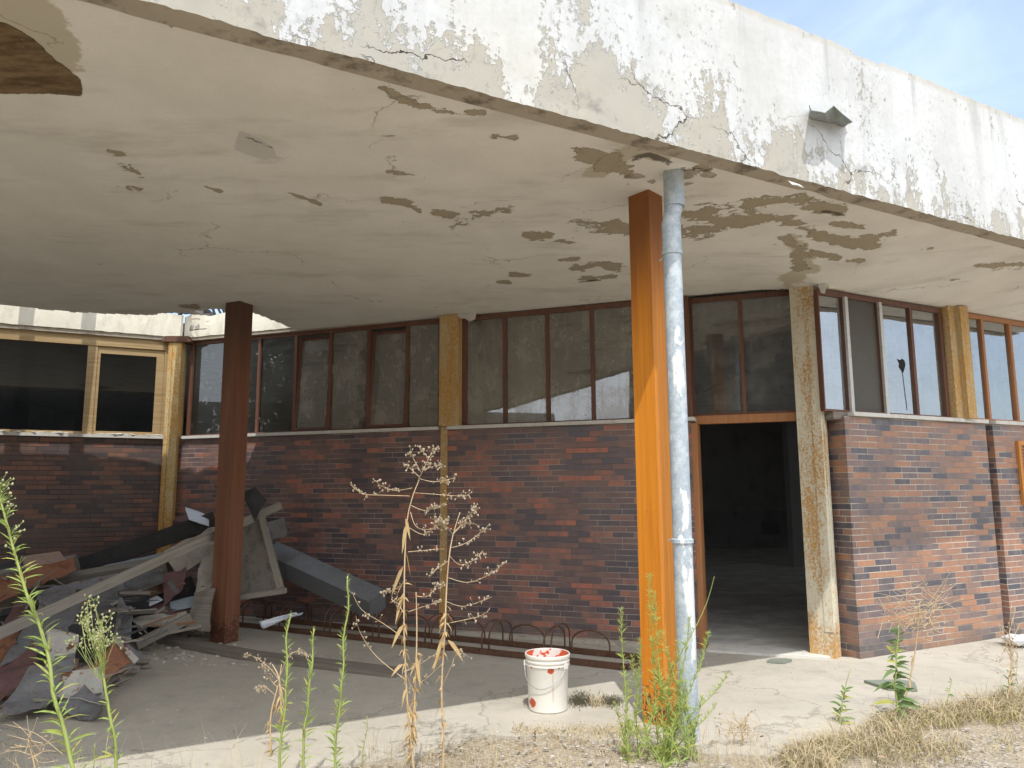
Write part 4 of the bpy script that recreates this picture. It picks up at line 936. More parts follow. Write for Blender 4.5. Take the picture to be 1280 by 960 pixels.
while s < LT - .3:
    base = P0 + rdv * s + Vector((0, 0, .05))
    for q_ in (0, .085):
        b = MB(); b.tube(hoop(base + rdv * q_, base + rdv * (q_ + random.uniform(-.01, .02)) + rn * RD, .26 + random.uniform(-.02, .02)), .009, 6); b.build('hoop', RUSTSTEEL, rk, smooth=True)
    b = MB(); A_ = base + rdv * .2 + rn * (RD * .5); b.tube(hoop(A_, A_ + rdv * .40, .235), .009, 6); b.build('cross_hoop', RUSTSTEEL, rk, smooth=True)
    s += .70; k += 1
# low concrete kerb strip behind the rack
b = MB(); b.obox(K, dB, nB, .3, sB(862, 790), .0, .10, 0, .035); prop(b.build('kerb_strip', CONC, None, bevel=.012), kind='structure')

# ------------------------------------------------------------------ debris heap
def rdir_(elev):
    a = random.uniform(0, 2 * math.pi); return Vector((math.cos(a) * math.cos(elev), math.sin(a) * math.cos(elev), math.sin(elev)))
def sheet(name, corners, mat, label, cat='metal sheet', group='scrap heap by the brown column', n=(16, 10), amp=.02, thick=.004, fold=0, seed=0, curl=0, parent=None):
    """crumpled sheet spanned by four (u, v, depth) corners: a, b, c, d around its rim"""
    a, b_, c, d = [atc(*q_) if not isinstance(q_, Vector) else q_ for q_ in corners]
    nu, nv = n; nr = (b_ - a).cross(d - a); nr.normalize(); b = MB(); vs = []
    if nr.dot(C0 - a) < 0: nr = -nr
    for i in range(nu + 1):
        for j in range(nv + 1):
            s, t = i / nu, j / nv
            p = a * (1 - s) * (1 - t) + b_ * s * (1 - t) + c * s * t + d * (1 - s) * t
            k = amp * mnoise.noise((p.x * 3 + seed, p.y * 3, p.z * 3)) * 2 + amp * .5 * mnoise.noise((p.x * 9 + seed, p.y * 9, p.z * 9))
            k += fold * abs(((t * 3 + .2) % 1) - .5) + curl * (t - .5) ** 2 * 4
            vs.append(p + nr * k + ((b_ - a) * .05 * mnoise.noise((p.x * 9 + seed, 3, p.z * 9)) + (d - a) * .10 * mnoise.noise((seed, p.x * 9, p.z * 9))) * (1 if j in (0, nv) or i in (0, nu) else 0))
    fs = [(i * (nv + 1) + j, (i + 1) * (nv + 1) + j, (i + 1) * (nv + 1) + j + 1, i * (nv + 1) + j + 1) for i in range(nu) for j in range(nv)]
    b.mesh(vs, fs)
    o = b.build(name, mat, parent, smooth=amp < .03, solid=thick)
    if parent is None: prop(o, label, cat, group)
    return o
def board(A_, B_, w, h, mat, label, cat='plank', upv=(0, 0, 1), group='boards in the scrap heap', name='plank', bevel=.004):
    b = MB(); A_, B_ = Vector(A_), Vector(B_); N = 8
    d = (B_ - A_); b.bar(A_, B_, w, h, upv)
    return thing(b, name, mat, label, cat, group, bevel=bevel)
V = Vector
# the long grey plank and the framed panel it belongs to
board(atc(-70, 823, 6.3), atc(350, 632, 9.8),   .05, .095, WOOD_GREY, 'long weathered grey plank slanting up across the whole scrap heap', upv=(0, .35, 1))
fp = empty('broken_panel', (0, 0, 0), 'broken wood framed plaster panel leaning behind the brown column', 'panel')
sheet('panel_face', [(290, 664, 9.5), (326, 644, 9.5), (352, 737, 9.3), (286, 748, 9.25)], PANEL, None, amp=.03, thick=.03, seed=2, parent=fp)
b = MB(); b.bar(at(327, 646, 9.4), atc(351, 736, 8.9), .07, .05, (0, 1, 0)); b.build('stile', WOOD_GREY, fp, bevel=.004)
b = MB(); b.bar(at(285, 749, 8.98), atc(357, 738, 8.94), .06, .09, (0, 1, 0)); b.build('rail', WOOD_GREY, fp, bevel=.004)
sheet('plaster_chunk', [(205, 692, 9.0), (268, 658, 9.4), (270, 692, 9.3), (222, 722, 8.95)], CHUNK, 'rough slab of plaster hanging under the long grey plank', 'rubble', amp=.07, thick=.05, n=(14, 8), seed=5)
sheet('leaning_board', [(233, 786, 8.42), (243, 740, 8.62), (268, 734, 8.6), (262, 790, 8.4)], WOOD_DARK, 'short ragged board leaning on the left side of the brown column', 'board', amp=.03, thick=.025, seed=8)
sheet('roofing_strip', [(240, 758, 8.7), (252, 690, 8.9), (268, 678, 8.9), (262, 760, 8.7)], CHUNK, 'upright crumbling insulation strip just left of the brown column', 'rubble', amp=.06, thick=.02, seed=11)
# galvanised duct
du = empty('metal_duct', (0, 0, 0), 'large galvanised box duct slanting down to the floor against the brick wall', 'duct')
A0, A1 = at(338, 694, 9.75), at(472, 756, 8.95); b = MB(); b.bar(A0, A1, .27, .25, (0, -.55, 1)); b.build('duct_body', ZINC, du, bevel=.008)
dd = (A1 - A0).normalized(); b = MB(); b.bar(A0 + dd * .42, A0 + dd * .43, .276, .256, (0, -.55, 1)); b.build('seam', ZINC_D, du)
b = MB(); b.bar(at(332, 665, 9.45), atc(358, 658, 9.5), .25, .22, (0, 0, 1)); thing(b, 'metal_box', ZINC_D, 'dark grey sheet metal box end behind the framed panel', 'metal box', 'scrap heap by the brown column', bevel=.006)
sheet('torn_felt', [(304, 620, 9.35), (318, 608, 9.4), (333, 625, 9.4), (318, 650, 9.3)], SHEET_BLACK, 'torn black roofing felt sticking up right of the brown column', 'roofing felt', amp=.05, thick=.01, seed=4)
b = MB(); b.bar(at(90, 712, 9.25), atc(268, 650, 9.5), .06, .20, (0, .1, 1)); thing(b, 'black_gutter', SHEET_BLACK, 'long black metal gutter slanting up behind the brown column', 'gutter', 'scrap heap by the brown column', bevel=.01)
wb = MB(); wb.bar(at(226, 655, 9.7), atc(262, 664, 9.6), .3, .2, (.1, -.3, 1)); thing(wb, 'bright_duct', SHEET_MAROON, 'short maroon metal duct behind the black gutter', 'duct', 'scrap heap by the brown column', bevel=.006)
sheet('metal_sheet', [(231, 634, 9.5), (262, 646, 9.5), (262, 658, 9.4), (236, 650, 9.35)], SHEET_WHITE, 'bright white metal sheet behind the black gutter', amp=.01, seed=9)
sheet('metal_sheet', [(92, 716, 9.0), (206, 690, 9.15), (205, 712, 8.95), (96, 728, 8.85)], SHEET_BLUE, 'smooth blue grey sheet under the long black gutter', amp=.01, seed=12)
sheet('metal_sheet', [(-30, 735, 8.6), (92, 700, 8.9), (100, 712, 8.75), (-30, 768, 8.4)], SHEET_RUST, 'rust brown sheet in the upper left of the heap', amp=.03, curl=.05, seed=14)
sheet('metal_sheet', [(30, 702, 8.95), (78, 693, 9.0), (86, 706, 8.9), (34, 718, 8.8)], SHEET_PINK, 'pinkish curled sheet lying on the rust brown sheet', amp=.015, curl=.07, seed=15)
sheet('metal_sheet', [(-20, 712, 9.2), (30, 698, 9.3), (40, 718, 9.1), (-20, 735, 9.0)], SHEET_BLACK, 'black torn sheet at the far upper left of the heap', amp=.04, seed=16)
sheet('metal_sheet', [(40, 738, 8.5), (150, 716, 8.75), (160, 736, 8.55), (50, 762, 8.3)], SHEET_VIOLET, 'wide grey violet sheet above the long plank', amp=.03, seed=18)
sheet('metal_sheet', [(52, 752, 7.5), (104, 748, 7.6), (84, 802, 7.2), (-4, 838, 6.7)], SHEET_VIOLET, 'tilted grey violet sheet below the long plank at the left', amp=.02, seed=19)
sheet('metal_sheet', [(96, 745, 8.35), (148, 728, 8.5), (150, 775, 8.3), (92, 788, 8.15)], ZINC_D, 'dark bent sheet standing in the middle of the heap', amp=.03, fold=.08, seed=20)
sheet('metal_sheet', [(148, 746, 8.35), (167, 764, 8.25), (163, 808, 8.05), (140, 800, 8.1)], SHEET_VIOLET, 'upright grey angled plate right of the flowering weed', amp=.01, seed=21)
sheet('metal_sheet', [(150, 724, 8.75), (206, 716, 8.85), (208, 734, 8.75), (152, 752, 8.6)], ZINC_D, 'dull grey curved sheet right of the heap centre under the plank', amp=.02, curl=.08, seed=22)
board(atc(170, 742, 8.75), atc(205, 733, 8.9), .05, .13, WOOD_RED, 'splintered brown board end showing under the long plank')
sheet('metal_sheet', [(203, 716, 8.8), (235, 712, 8.85), (228, 735, 8.7), (205, 757, 8.6)], SHEET_MAROON, 'rusty maroon flap folded beside the brown board end', amp=.03, seed=24)
sheet('metal_sheet', [(168, 756, 8.55), (196, 744, 8.65), (204, 750, 8.6), (178, 762, 8.5)], SHEET_WHITE, 'small pale metal strip at the centre of the heap', amp=.008, seed=25)
sheet('metal_sheet', [(165, 760, 8.6), (236, 750, 8.75), (238, 768, 8.6), (170, 772, 8.5)], SHEET_MAROON, 'flat maroon sheet under the pale metal strip', amp=.02, seed=26)
sheet('metal_sheet', [(210, 752, 8.65), (248, 744, 8.75), (248, 758, 8.65), (215, 764, 8.55)], SHEET_BLUE, 'small blue grey sheet left of the leaning board', amp=.01, seed=27)
sheet('plaster_chunk', [(166, 775, 8.4), (232, 765, 8.55), (238, 776, 8.45), (172, 785, 8.3)], CHUNK, 'flat pale plaster slab on top of the short grey plank', 'rubble', amp=.03, thick=.04, seed=28)
board(atc(170, 806, 8.05), atc(238, 772, 8.45), .06, .10, WOOD_DARK, 'short dark grey plank under the flat plaster slab', upv=(0, .2, 1))
sheet('metal_sheet', [(58, 788, 6.75), (98, 794, 6.8), (94, 832, 6.6), (60, 830, 6.55)], SHEET_WR, 'white metal panel eaten by rust behind the flowering weed', amp=.02, seed=30)
bx = empty('rusty_box', (0, 0, 0), 'open rusty sheet box lying in front of the heap', 'box')
sheet('side', [(104, 846, 6.45), (142, 800, 6.85), (170, 826, 6.75), (128, 856, 6.35)], SHEET_RUST, None, amp=.02, seed=31, parent=bx)
sheet('side', [(142, 799, 6.8), (148, 796, 6.75), (174, 824, 6.7), (168, 830, 6.68)], SHEET_WR, None, amp=.004, seed=32, parent=bx)
sheet('base', [(82, 846, 6.4), (106, 834, 6.6), (160, 836, 6.6), (108, 864, 6.2)], SHEET_PINK, None, amp=.03, seed=33, parent=bx)
sheet('metal_sheet', [(68, 822, 6.5), (94, 816, 6.55), (90, 856, 6.25), (58, 872, 6.1)], SHEET_VIOLET, 'creased grey violet flap left of the open rusty box', amp=.04, seed=34, fold=.05)
sheet('metal_sheet', [(-14, 904, 5.66), (50, 894, 5.8), (94, 838, 6.35), (36, 842, 6.3)], SHEET_VIOLET, 'large flat grey sheet lying at the front left of the heap', amp=.03, seed=35, curl=.05)
sheet('metal_sheet', [(62, 884, 5.9), (136, 894, 5.82), (126, 852, 6.3), (80, 856, 6.25)], SHEET_WR, 'pale rusting sheet lying flat at the front edge of the heap', amp=.03, curl=.09, seed=36)
sheet('metal_sheet', [(70, 888, 5.84), (112, 872, 5.95), (138, 884, 5.9), (134, 904, 5.7)], ZINC_D, 'dark curled scrap under the pale rusting sheet', amp=.05, curl=.08, seed=37)
sheet('metal_sheet', [(-24, 842, 6.5), (44, 806, 6.85), (52, 852, 6.45), (-24, 884, 6.05)], SHEET_MAROON, 'maroon sheet at the left edge of the heap front', amp=.07, seed=38)
sheet('metal_sheet', [(-20, 786, 7.1), (26, 776, 7.3), (16, 828, 6.9), (-20, 842, 6.7)], SHEET_RUST, 'dark rusty scrap at the left edge below the plank', amp=.06, seed=39)
sheet('metal_sheet', [(86, 782, 7.2), (144, 772, 7.5), (140, 812, 7.1), (92, 822, 6.9)], SHEET_BLACK, 'black crumpled sheet in the shadow behind the flowering weed', amp=.07, seed=40)
sheet('metal_sheet', [(20, 752, 8.45), (90, 745, 8.5), (60, 770, 8.3), (0, 785, 8.2)], SHEET_MAROON, 'dark maroon sheet crossing under the grey violet one at the left', amp=.03, seed=41)
sheet('metal_sheet', [(140, 812, 7.0), (160, 806, 7.1), (184, 822, 6.95), (165, 828, 6.9)], SHEET_VIOLET, 'small flat grey scrap right of the open rusty box', amp=.02, seed=42)
sheet('metal_sheet', [(325, 780, 8.75), (372, 770, 8.85), (380, 769, 8.9), (330, 789, 8.65)], SHEET_WHITE, 'bent shiny sheet lying inside the bicycle rack hoops', amp=.012, seed=43, curl=.04)
# core of the heap: dark boards and sheets filling the gaps, each a thing
random.seed(21)
core_labels = ['buried dark board low in the heap left of the brown column', 'buried dark board under the blue grey sheet', 'buried dark board behind the flowering weed', 'buried dark board under the pink curled sheet', 'buried dark board at the far left of the heap', 'buried dark board near the base of the heap']
for i, (p0, p1) in enumerate((((190, 775, 8.9), (250, 745, 9.1)), ((80, 745, 9.0), (215, 722, 9.1)), ((70, 800, 8.3), (190, 770, 8.6)), ((-20, 745, 9.1), (100, 720, 9.2)), ((-20, 800, 8.4), (70, 775, 8.6)), ((20, 830, 8.0), (150, 790, 8.2)))):
    board(atc(*p0), atc(*p1), .5, .16, WOOD_DARK if i % 2 else SHEET_BLACK, core_labels[i], 'board', name='buried_board', upv=(0, 1, .4))
b = MB(); random.seed(8)
for i in range(130):          # splinters, strips and wire ends strewn through the heap
    u = random.triangular(-20, 262, 120); lo_ = np.interp(u, [-20, 100, 180, 262], [700, 715, 725, 690]); hi_ = np.interp(u, [-20, 130, 180, 262], [890, 880, 805, 790]); v = random.uniform(lo_ + 18, hi_)
    Y = min(gnd(u, v).y - .06, np.interp(v, [690, 760, 830, 900], [9.0, 8.3, 7.0, 5.9])) + random.uniform(-.12, .1) - .12; P = at(u, v, Y); P.z = max(P.z, .02)
    L = random.uniform(.08, .42); d = rdir_(random.gauss(0, .3)) * L; Q = P + d; Q.z = max(Q.z, .015)
    b.bar(P, Q, random.uniform(.008, .05), random.uniform(.003, .015), (random.gauss(0, .6), random.gauss(0, .6), 1), m=random.choice((0, 0, 0, 1, 1, 1, 4, 4, 2)))
prop(b.build('splintered_scraps', [WOOD_GREY, WOOD_DARK, WOOD_RED, SHEET_RUST, ZINC_D]), 'splinters, strips and torn scraps strewn through the scrap heap', 'scraps', kind='stuff')
b = MB()   # soil and rubble body under the heap
for i in range(260):
    u = random.uniform(-40, 240); P = gnd(u, random.uniform(815, 870) if u < 130 else random.uniform(796, 812)); b.blob((P.x, P.y + random.uniform(0, 1.3), random.uniform(.0, .05)), random.uniform(.015, .06), sq=(1.3, 1, .6))
prop(b.build('heap_rubble', PANEL), 'dusty grey rubble filling the foot of the scrap heap', 'rubble', kind='stuff')
# planks on the floor
board(gnd(190, 800) + V((0, 0, .03)), gnd(312, 823) + V((0, 0, .03)), .20, .06, WOOD_DARK, 'flat grey plank on the floor passing in front of the brown column', group='planks on the floor')
board(gnd(306, 822) + V((0, 0, .03)), gnd(500, 845) + V((0, 0, .025)), .20, .055, WOOD_DARK, 'flat worn plank on the floor in front of the bicycle rack', group='planks on the floor')
# small slabs and litter by the door
def slab(u, v, pts, mat, label, cat, name, t=.02):
    P = gnd(u, v); bm = bmesh.new(); f_ = bm.faces.new([bm.verts.new((P.x + x, P.y + y, .004)) for x, y in pts]); r_ = bmesh.ops.extrude_face_region(bm, geom=[f_])
    for w in r_['geom']:
        if isinstance(w, bmesh.types.BMVert): w.co.z += t
    bmesh.ops.recalc_face_normals(bm, faces=bm.faces[:]); me = bpy.data.meshes.new(name); bm.to_mesh(me); bm.free(); return prop(link(name, me, mat), label, cat)
slab(973, 828, [(-.12, -.03), (.02, -.08), (.14, .02), (.1, .07), (-.05, .06)], GREENSLATE, 'green grey slate shard lying on the doorway threshold edge', 'slate', 'slate_shard')
slab(1118, 858, [(-.2, .12), (-.12, -.14), (.1, -.18), (.2, .05), (.12, .14)], GREENSLATE, 'flat green grey slate lying behind the leafy weed', 'slate', 'slate_shard')
slab(760, 870, [(-.32, -.1), (.1, -.12), (.14, .1), (-.3, .15)], CONC, 'low concrete block edge beside the bucket', 'slab', 'concrete_block', .0015)
b = MB(); P = gnd(1275, 808)
for i in range(7): b.blob((P.x + random.uniform(-.1, .15), P.y + random.uniform(-.1, .1), .03 + random.uniform(0, .06)), random.uniform(.05, .1), sq=(1.3, 1, .5), jit=.5)
thing(b, 'plastic_litter', LITTER, 'crumpled white plastic litter at the foot of the right brick wall', 'litter')

# pebbles and crumbs on the pavement
b = MB(); random.seed(5)
for i in range(420):
    u = random.uniform(-20, 1290); v = random.uniform(800, 960); P = gnd(u, v)
    w = (P - K).dot(nB)
    if w < .15 or (P.x > 3.2 and (P - CA).dot(nA) < .1): continue
    r = random.choice((.003, .004, .004, .005, .008)) * random.uniform(.7, 1.4); b.blob((P.x, P.y, r * .3), r, sq=(1.2, 1, .7))
for i in range(170):
    u = random.gauss(220, 50); v = random.uniform(802, 832); P = gnd(u, v); r = random.choice((.005, .007, .009, .012, .022)); b.blob((P.x, P.y, r * .3), r, sq=(1.3, 1, .6))
for i in range(45):
    P = gnd(random.uniform(930, 1060), random.uniform(826, 850)); r = random.uniform(.004, .011); b.blob((P.x, P.y, r * .3), r)
prop(b.build('gravel', CRUMB), 'pale crumbs and pebbles scattered over the concrete', 'gravel', kind='stuff')
b = MB()
for i in range(1500):
    u = random.uniform(0, 1290); v = random.uniform(905, 1010); P = gnd(u, v)
    r = random.uniform(.004, .014)
    if not (540 < u < 800 or u > 960 or v > 955): continue
    b.blob((P.x, P.y, r * .2), r, sq=(1.2, 1, .7))
prop(b.build('gravel', CHUNK), 'grey gravel along the broken front edge of the pavement', 'gravel', kind='stuff')

# ------------------------------------------------------------------ plants
def pline(pts, Y, jit=0):
    """densify a pixel polyline at depth Y into smooth 3-D points"""
    P = [at(u, v, Y + random.uniform(-jit, jit)) for u, v in pts]; out = []
    for i in range(len(P) - 1):
        p0, p1, p2, p3 = P[max(i - 1, 0)], P[i], P[i + 1], P[min(i + 2, len(P) - 1)]
        for k in range(5):
            t = k / 5; out.append(.5 * ((2 * p1) + (p2 - p0) * t + (2 * p0 - 5 * p1 + 4 * p2 - p3) * t * t + (3 * p1 - p0 - 3 * p2 + p3) * t ** 3))
    return out + [P[-1]]
def rdir(elev):
    a = random.uniform(0, 2 * math.pi); return V((math.cos(a) * math.cos(elev), math.sin(a) * math.cos(elev), math.sin(elev)))
def leafy(name, pts, Y, label, n, L, w, mat=LEAF_G, stem=STEM_G, r0=.008, r1=.002, lo=.05, hi=1.0, elev=.5, tip=1.0, buds=0, cat='weed', group=None, ycol=.1, droop=.35):
    P = [q_ + V((mnoise.noise((q_.z * 5, Y * 7, 1)), mnoise.noise((q_.z * 5, Y * 7, 5)), 0)) * .022 for q_ in pline(pts, Y)]; pl_ = empty(name, (0, 0, 0), label, cat, group)
    sb = MB(); N = len(P); sb.tube(P, [r0 + (r1 - r0) * i / (N - 1) for i in range(N)], 7); 
    lb = MB()
    for i in range(n):
        t = lo + (hi - lo) * (i + random.random()) / n; k = min(int(t * (N - 1)), N - 2); f = t * (N - 1) - k; p = P[k].lerp(P[k + 1], f)
        sz = (1 - (1 - .35) * max(0, (t - .35) / .65)) * random.uniform(.65, 1.15) * tip
        lb.leaf(p, rdir(elev + random.uniform(-.3, .3) + .4 * t), L * sz, w * sz, (0, 0, 1), droop * random.uniform(.3, 1.4), 1 if random.random() < ycol else 0)
    bb = MB()
    if buds:
        for i in range(buds):
            t = 1 - abs(random.gauss(0, .12)); k = max(0, min(int(t * (N - 1)), N - 2)); p = P[k]; d = rdir(random.uniform(.2, 1.2)); q_ = p + d * random.uniform(.03, .09)
            sb.tube([p, (p + q_) / 2 + V((0, 0, .004)), q_], .0012, 4); bb.blob(q_, random.uniform(.0035, .0065), jit=.2, sq=(1, 1, 1.3))
        bb.build('flower_buds', BUD, pl_)
    sb.build('stem', stem, pl_, smooth=True); lb.build('leaves', [mat, LEAF_Y], pl_, smooth=True); return pl_
random.seed(9)
leafy('tall_weed', [(108, 1085), (102, 1020), (90, 955), (75, 880), (55, 800), (35, 740), (18, 690), (6, 640), (-4, 596)], 3.75, 'tall leaning green weed with budding tip at the left edge', 210, .15, .0125, r0=.012, r1=.004, buds=70, ycol=.2, group='green weeds along the pavement edge')
w = leafy('tall_weed', [(152, 1040), (146, 960), (140, 900), (131, 845), (122, 808)], 4.1, 'green weed with bushy pale flower head in front of the scrap heap', 60, .11, .013, r0=.009, r1=.006, ycol=.3, group='green weeds along the pavement edge')
sb = MB(); bb = MB()
for i in range(40):
    p = at(122 + random.uniform(-3, 10), 850 - random.uniform(0, 48), 4.1); e = at(122 + random.gauss(0, 17), 800 - abs(random.gauss(0, 22)) + 10, 4.1 + random.uniform(-.12, .12)); mid = (p + e) / 2 + V((random.uniform(-.02, .02), 0, -.01))
    sb.tube([p, mid, e], .0014, 4)
    for k in range(6):
        q_ = e + V((random.gauss(0, .018), random.gauss(0, .018), random.gauss(0, .016))); sb.tube([e, q_], .0009, 3); bb.blob(q_, random.uniform(.003, .006), sq=(1, 1, 1.5), jit=.2)
sb.build('flower_stalks', STEM_G, w); bb.build('flower_buds', BUD, w)
for pts, lab, n in (([(346, 1000), (352, 930), (357, 870), (360, 810), (363, 768)], 'slender green weed leftmost of the three before the bicycle rack', 60), ([(376, 1000), (381, 930), (386, 870), (391, 820), (394, 786)], 'shortest slender green weed of the three before the bicycle rack', 60), ([(416, 1000), (421, 930), (426, 870), (432, 800), (437, 720)], 'tallest slender green weed of the three before the bicycle rack', 95)):
    leafy('slender_weed', pts, 4.5 + random.uniform(-.05, .05), lab, int(n * 1.7), .10, .0095, r0=.008, r1=.004, ycol=.15, group='slender green weeds before the rack', elev=.7)
# dry tall weed: two stems, long arching side branches with seed heads and curled leaves
def dryweed(name, stems, branches, Y, label, leaves=(), extra=60, group=None, hk=1.7):
    pl_ = empty(name, (0, 0, 0), label, 'dry weed', group); sb = MB(); pb = MB(); lb = MB()
    for pts in stems:
        P = pline(pts, Y, .02); N = len(P); sb.tube(P, [.0075 - .005 * i / (N - 1) for i in range(N)], 7)
        for i in range(extra):
            t = random.random() * .55; k = int(t * (N - 1)); d = rdir(random.uniform(-.6, .5)); lb.leaf(P[k], d, random.uniform(.025, .06), random.uniform(.008, .018), (0, 0, 1), random.uniform(.3, 1.6))
    for pts, heads in branches:
        P = pline(pts, Y, .05); N = len(P); sb.tube(P, [.0024 - .0014 * i / (N - 1) for i in range(N)], 5)
        for i in range(int(heads * hk)):
            k = int((.35 + .65 * random.random()) * (N - 1)); q_ = P[k] + V((random.gauss(0, .016), random.gauss(0, .016), random.gauss(0, .014))); sb.tube([P[k], q_], .001, 3); pb.blob(q_, random.uniform(.0028, .0065), sq=(1, 1, 1.4), jit=.5)
    for (u, v, du_, dv_, s_) in leaves:
        A_ = at(u, v, Y); B_ = at(u + du_, v + dv_, Y - .03); d = B_ - A_
        lb.leaf(A_, d + V((0, 0, .2 * d.length)), d.length * s_ * 1.1, .026 * s_, (0, -1, .3), .55)
    sb.build('stem', DRYSTEM, pl_, smooth=True); pb.build('seed_heads', DRYPOD, pl_); lb.build('leaves', DRYLEAF, pl_, smooth=True); return pl_
A_ = [(520, 985), (514, 930), (508, 860), (505, 780), (506, 700), (509, 650), (516, 620), (524, 600)]
B_ = [(553, 985), (554, 930), (552, 860), (556, 790), (558, 740), (561, 700), (566, 670), (575, 640)]
br = [([(522, 602), (530, 585), (540, 565), (547, 558)], 26), ([(524, 596), (512, 585), (505, 580)], 10), ([(526, 590), (515, 570), (514, 565)], 9), ([(528, 588), (545, 582), (553, 580)], 12), ([(535, 572), (526, 562), (524, 558)], 8), ([(512, 620), (480, 619), (458, 618), (445, 612), (438, 605)], 12), ([(515, 610), (495, 613), (478, 608), (468, 600)], 14), ([(523, 598), (540, 602), (558, 600), (570, 596)], 10), ([(518, 616), (545, 618), (575, 620), (587, 618)], 18), ([(514, 632), (530, 638), (545, 634), (558, 628)], 12), ([(513, 640), (520, 658), (535, 662), (552, 655)], 10), ([(512, 660), (530, 668), (548, 655), (560, 648)], 12),
      ([(566, 668), (578, 655), (590, 640), (594, 632)], 26), ([(568, 664), (580, 655), (596, 655)], 12), ([(563, 685), (580, 680), (598, 668), (610, 657)], 14), ([(562, 695), (575, 706), (592, 700), (604, 688)], 18), ([(560, 722), (585, 728), (612, 718), (632, 702)], 14), ([(558, 752), (578, 758), (600, 752), (615, 746)], 8), ([(556, 780), (580, 775), (600, 770), (612, 762)], 8), ([(510, 690), (530, 688), (556, 686)], 8), ([(508, 725), (492, 738), (476, 740)], 16), ([(510, 765), (530, 758), (552, 752)], 8), ([(506, 768), (495, 752), (487, 754)], 6), ([(520, 745), (535, 745), (548, 730), (552, 735)], 18), ([(566, 668), (552, 652), (542, 650)], 22), ([(562, 700), (545, 712), (538, 720)], 10), ([(508, 800), (480, 780), (452, 762), (440, 740)], 6), ([(507, 850), (470, 820), (450, 790), (445, 770)], 6), ([(553, 830), (530, 850), (512, 860)], 8), ([(505, 840), (525, 830), (548, 815)], 8), ([(552, 860), (565, 830), (572, 812), (580, 818)], 10)]
lv = [(508, 655, -4, 22, 1.0), (508, 690, 4, 18, 1.0), (504, 708, -10, 20, 1.1), (507, 648, 5, 18, .9), (505, 740, -8, 24, 1.0), (505, 780, -12, 18, 1.0), (557, 790, -10, 26, 1.1), (560, 800, 14, 14, 1.1), (520, 820, 4, 24, 1), (555, 815, -14, 14, .9), (504, 830, -14, 10, .9), (508, 880, 10, 14, .8), (552, 880, -9, 16, .8)]
dryweed('dry_weed', [A_, B_, [(514, 930), (519, 860), (521, 790), (520, 740)]], br, 4.72, 'tall straw coloured dead weed with two stems and arching seed branches', lv, 70, 'dead weeds on the pavement edge')
dryweed('dry_weed', [[(340, 960), (338, 900), (348, 855), (352, 830)], [(352, 900), (349, 850), (340, 830)]], [([(349, 850), (338, 836), (320, 822), (306, 818)], 16), ([(350, 845), (362, 818), (378, 816), (384, 824)], 14), ([(345, 870), (330, 858), (322, 866)], 12), ([(347, 860), (335, 845), (330, 832)], 12)], 5.05, 'small pinkish dry weed left of the slender green weeds', (), 22, 'dead weeds on the pavement edge')
random.seed(31)
def tangle(cu, cv, ru, rv, base, Y, n, label, group='dead weeds on the pavement edge'):
    brs = []
    for i in range(n):
        a = random.uniform(0, 6.28); r = random.random() ** .5; x, y = cu + math.cos(a) * ru * r, cv + math.sin(a) * rv * r
        x0, y0 = cu + random.gauss(0, ru * .3), cv + rv * .5 + random.gauss(0, rv * .3); brs.append(([(x0, y0), ((x0 + x) / 2 + random.gauss(0, 5), (y0 + y) / 2 + random.gauss(0, 5)), (x, y)], 4))
    dryweed('dry_weed', [[base, ((base[0] + cu) / 2 + 4, (base[1] + cv) / 2), (cu, cv)]], brs, Y, label, (), 8, group, .35)
tangle(1150, 752, 62, 46, (1128, 890), 5.85, 60, 'tangled dry wiry weed before the sunlit brick pier')
tangle(1262, 800, 22, 60, (1258, 880), 6.1, 22, 'thin dry weed at the right picture edge by the brick wall')
tangle(925, 905, 36, 22, (925, 962), 5.2, 34, 'low wiry straw weed right of the downpipe')
tangle(35, 925, 55, 34, (45, 1000), 4.4, 14, 'pale leafless twigs at the lower left corner')
# conyza clump at the foot of the orange column
random.seed(12)
cl = empty('weed_clump', (0, 0, 0), 'dense bright green weed clump around the foot of the orange column', 'weed', 'green weeds along the pavement edge')
sb = MB(); lb = MB()
tips = [(776, 762, 4.95), (818, 742, 5.0), (812, 718, 5.02), (800, 800, 5.05), (786, 850, 5.0), (828, 790, 5.0), (846, 800, 4.98), (862, 770, 4.98), (858, 850, 5.0), (886, 790, 5.0), (893, 720, 5.02), (909, 842, 5.0), (770, 880, 5.0), (822, 840, 4.95), (838, 830, 5.0), (806, 860, 5.0), (850, 880, 4.95), (878, 870, 5.0), (835, 860, 5.0), (795, 880, 5.0), (870, 900, 4.95), (818, 880, 4.9), (784, 905, 4.95), (842, 900, 4.85), (860, 915, 4.85), (805, 915, 4.85), (828, 905, 4.85), (850, 845, 4.95), (815, 800, 5.0), (895, 880, 5.0), (790, 820, 5.05)]
for (u, v, Y) in tips:
    bu = 832 + random.gauss(0, 22) + (u - 832) * .25; bv = 962 + random.uniform(-14, 12)
    P = pline([(bu, bv), ((bu * .62 + u * .38) + random.gauss(0, 2), bv * .6 + v * .4), (u * .85 + bu * .15, v * .8 + bv * .2), (u, v)], Y); N = len(P)
    sb.tube(P, [.005 - .0038 * i / (N - 1) for i in range(N)], 5)
    thin = (u, v) == (893, 720)
    n = int((bv - v) * (.85 if not thin else .25))
    for i in range(n):
        t = random.random() ** .8 * (.62 if thin else 1); k = min(int(t * (N - 1)), N - 2); p = P[k].lerp(P[k + 1], random.random())
        s_ = (1 - .55 * t) * random.uniform(.6, 1.2); lb.leaf(p, rdir(random.uniform(.5, 1.25)), .08 * s_, .009 * s_, (0, 0, 1), .2, 1 if random.random() < .28 else 0)
sb.build('stem', STEM_G, cl, smooth=True); lb.build('leaves', [LEAF_G, LEAF_Y], cl, smooth=True)
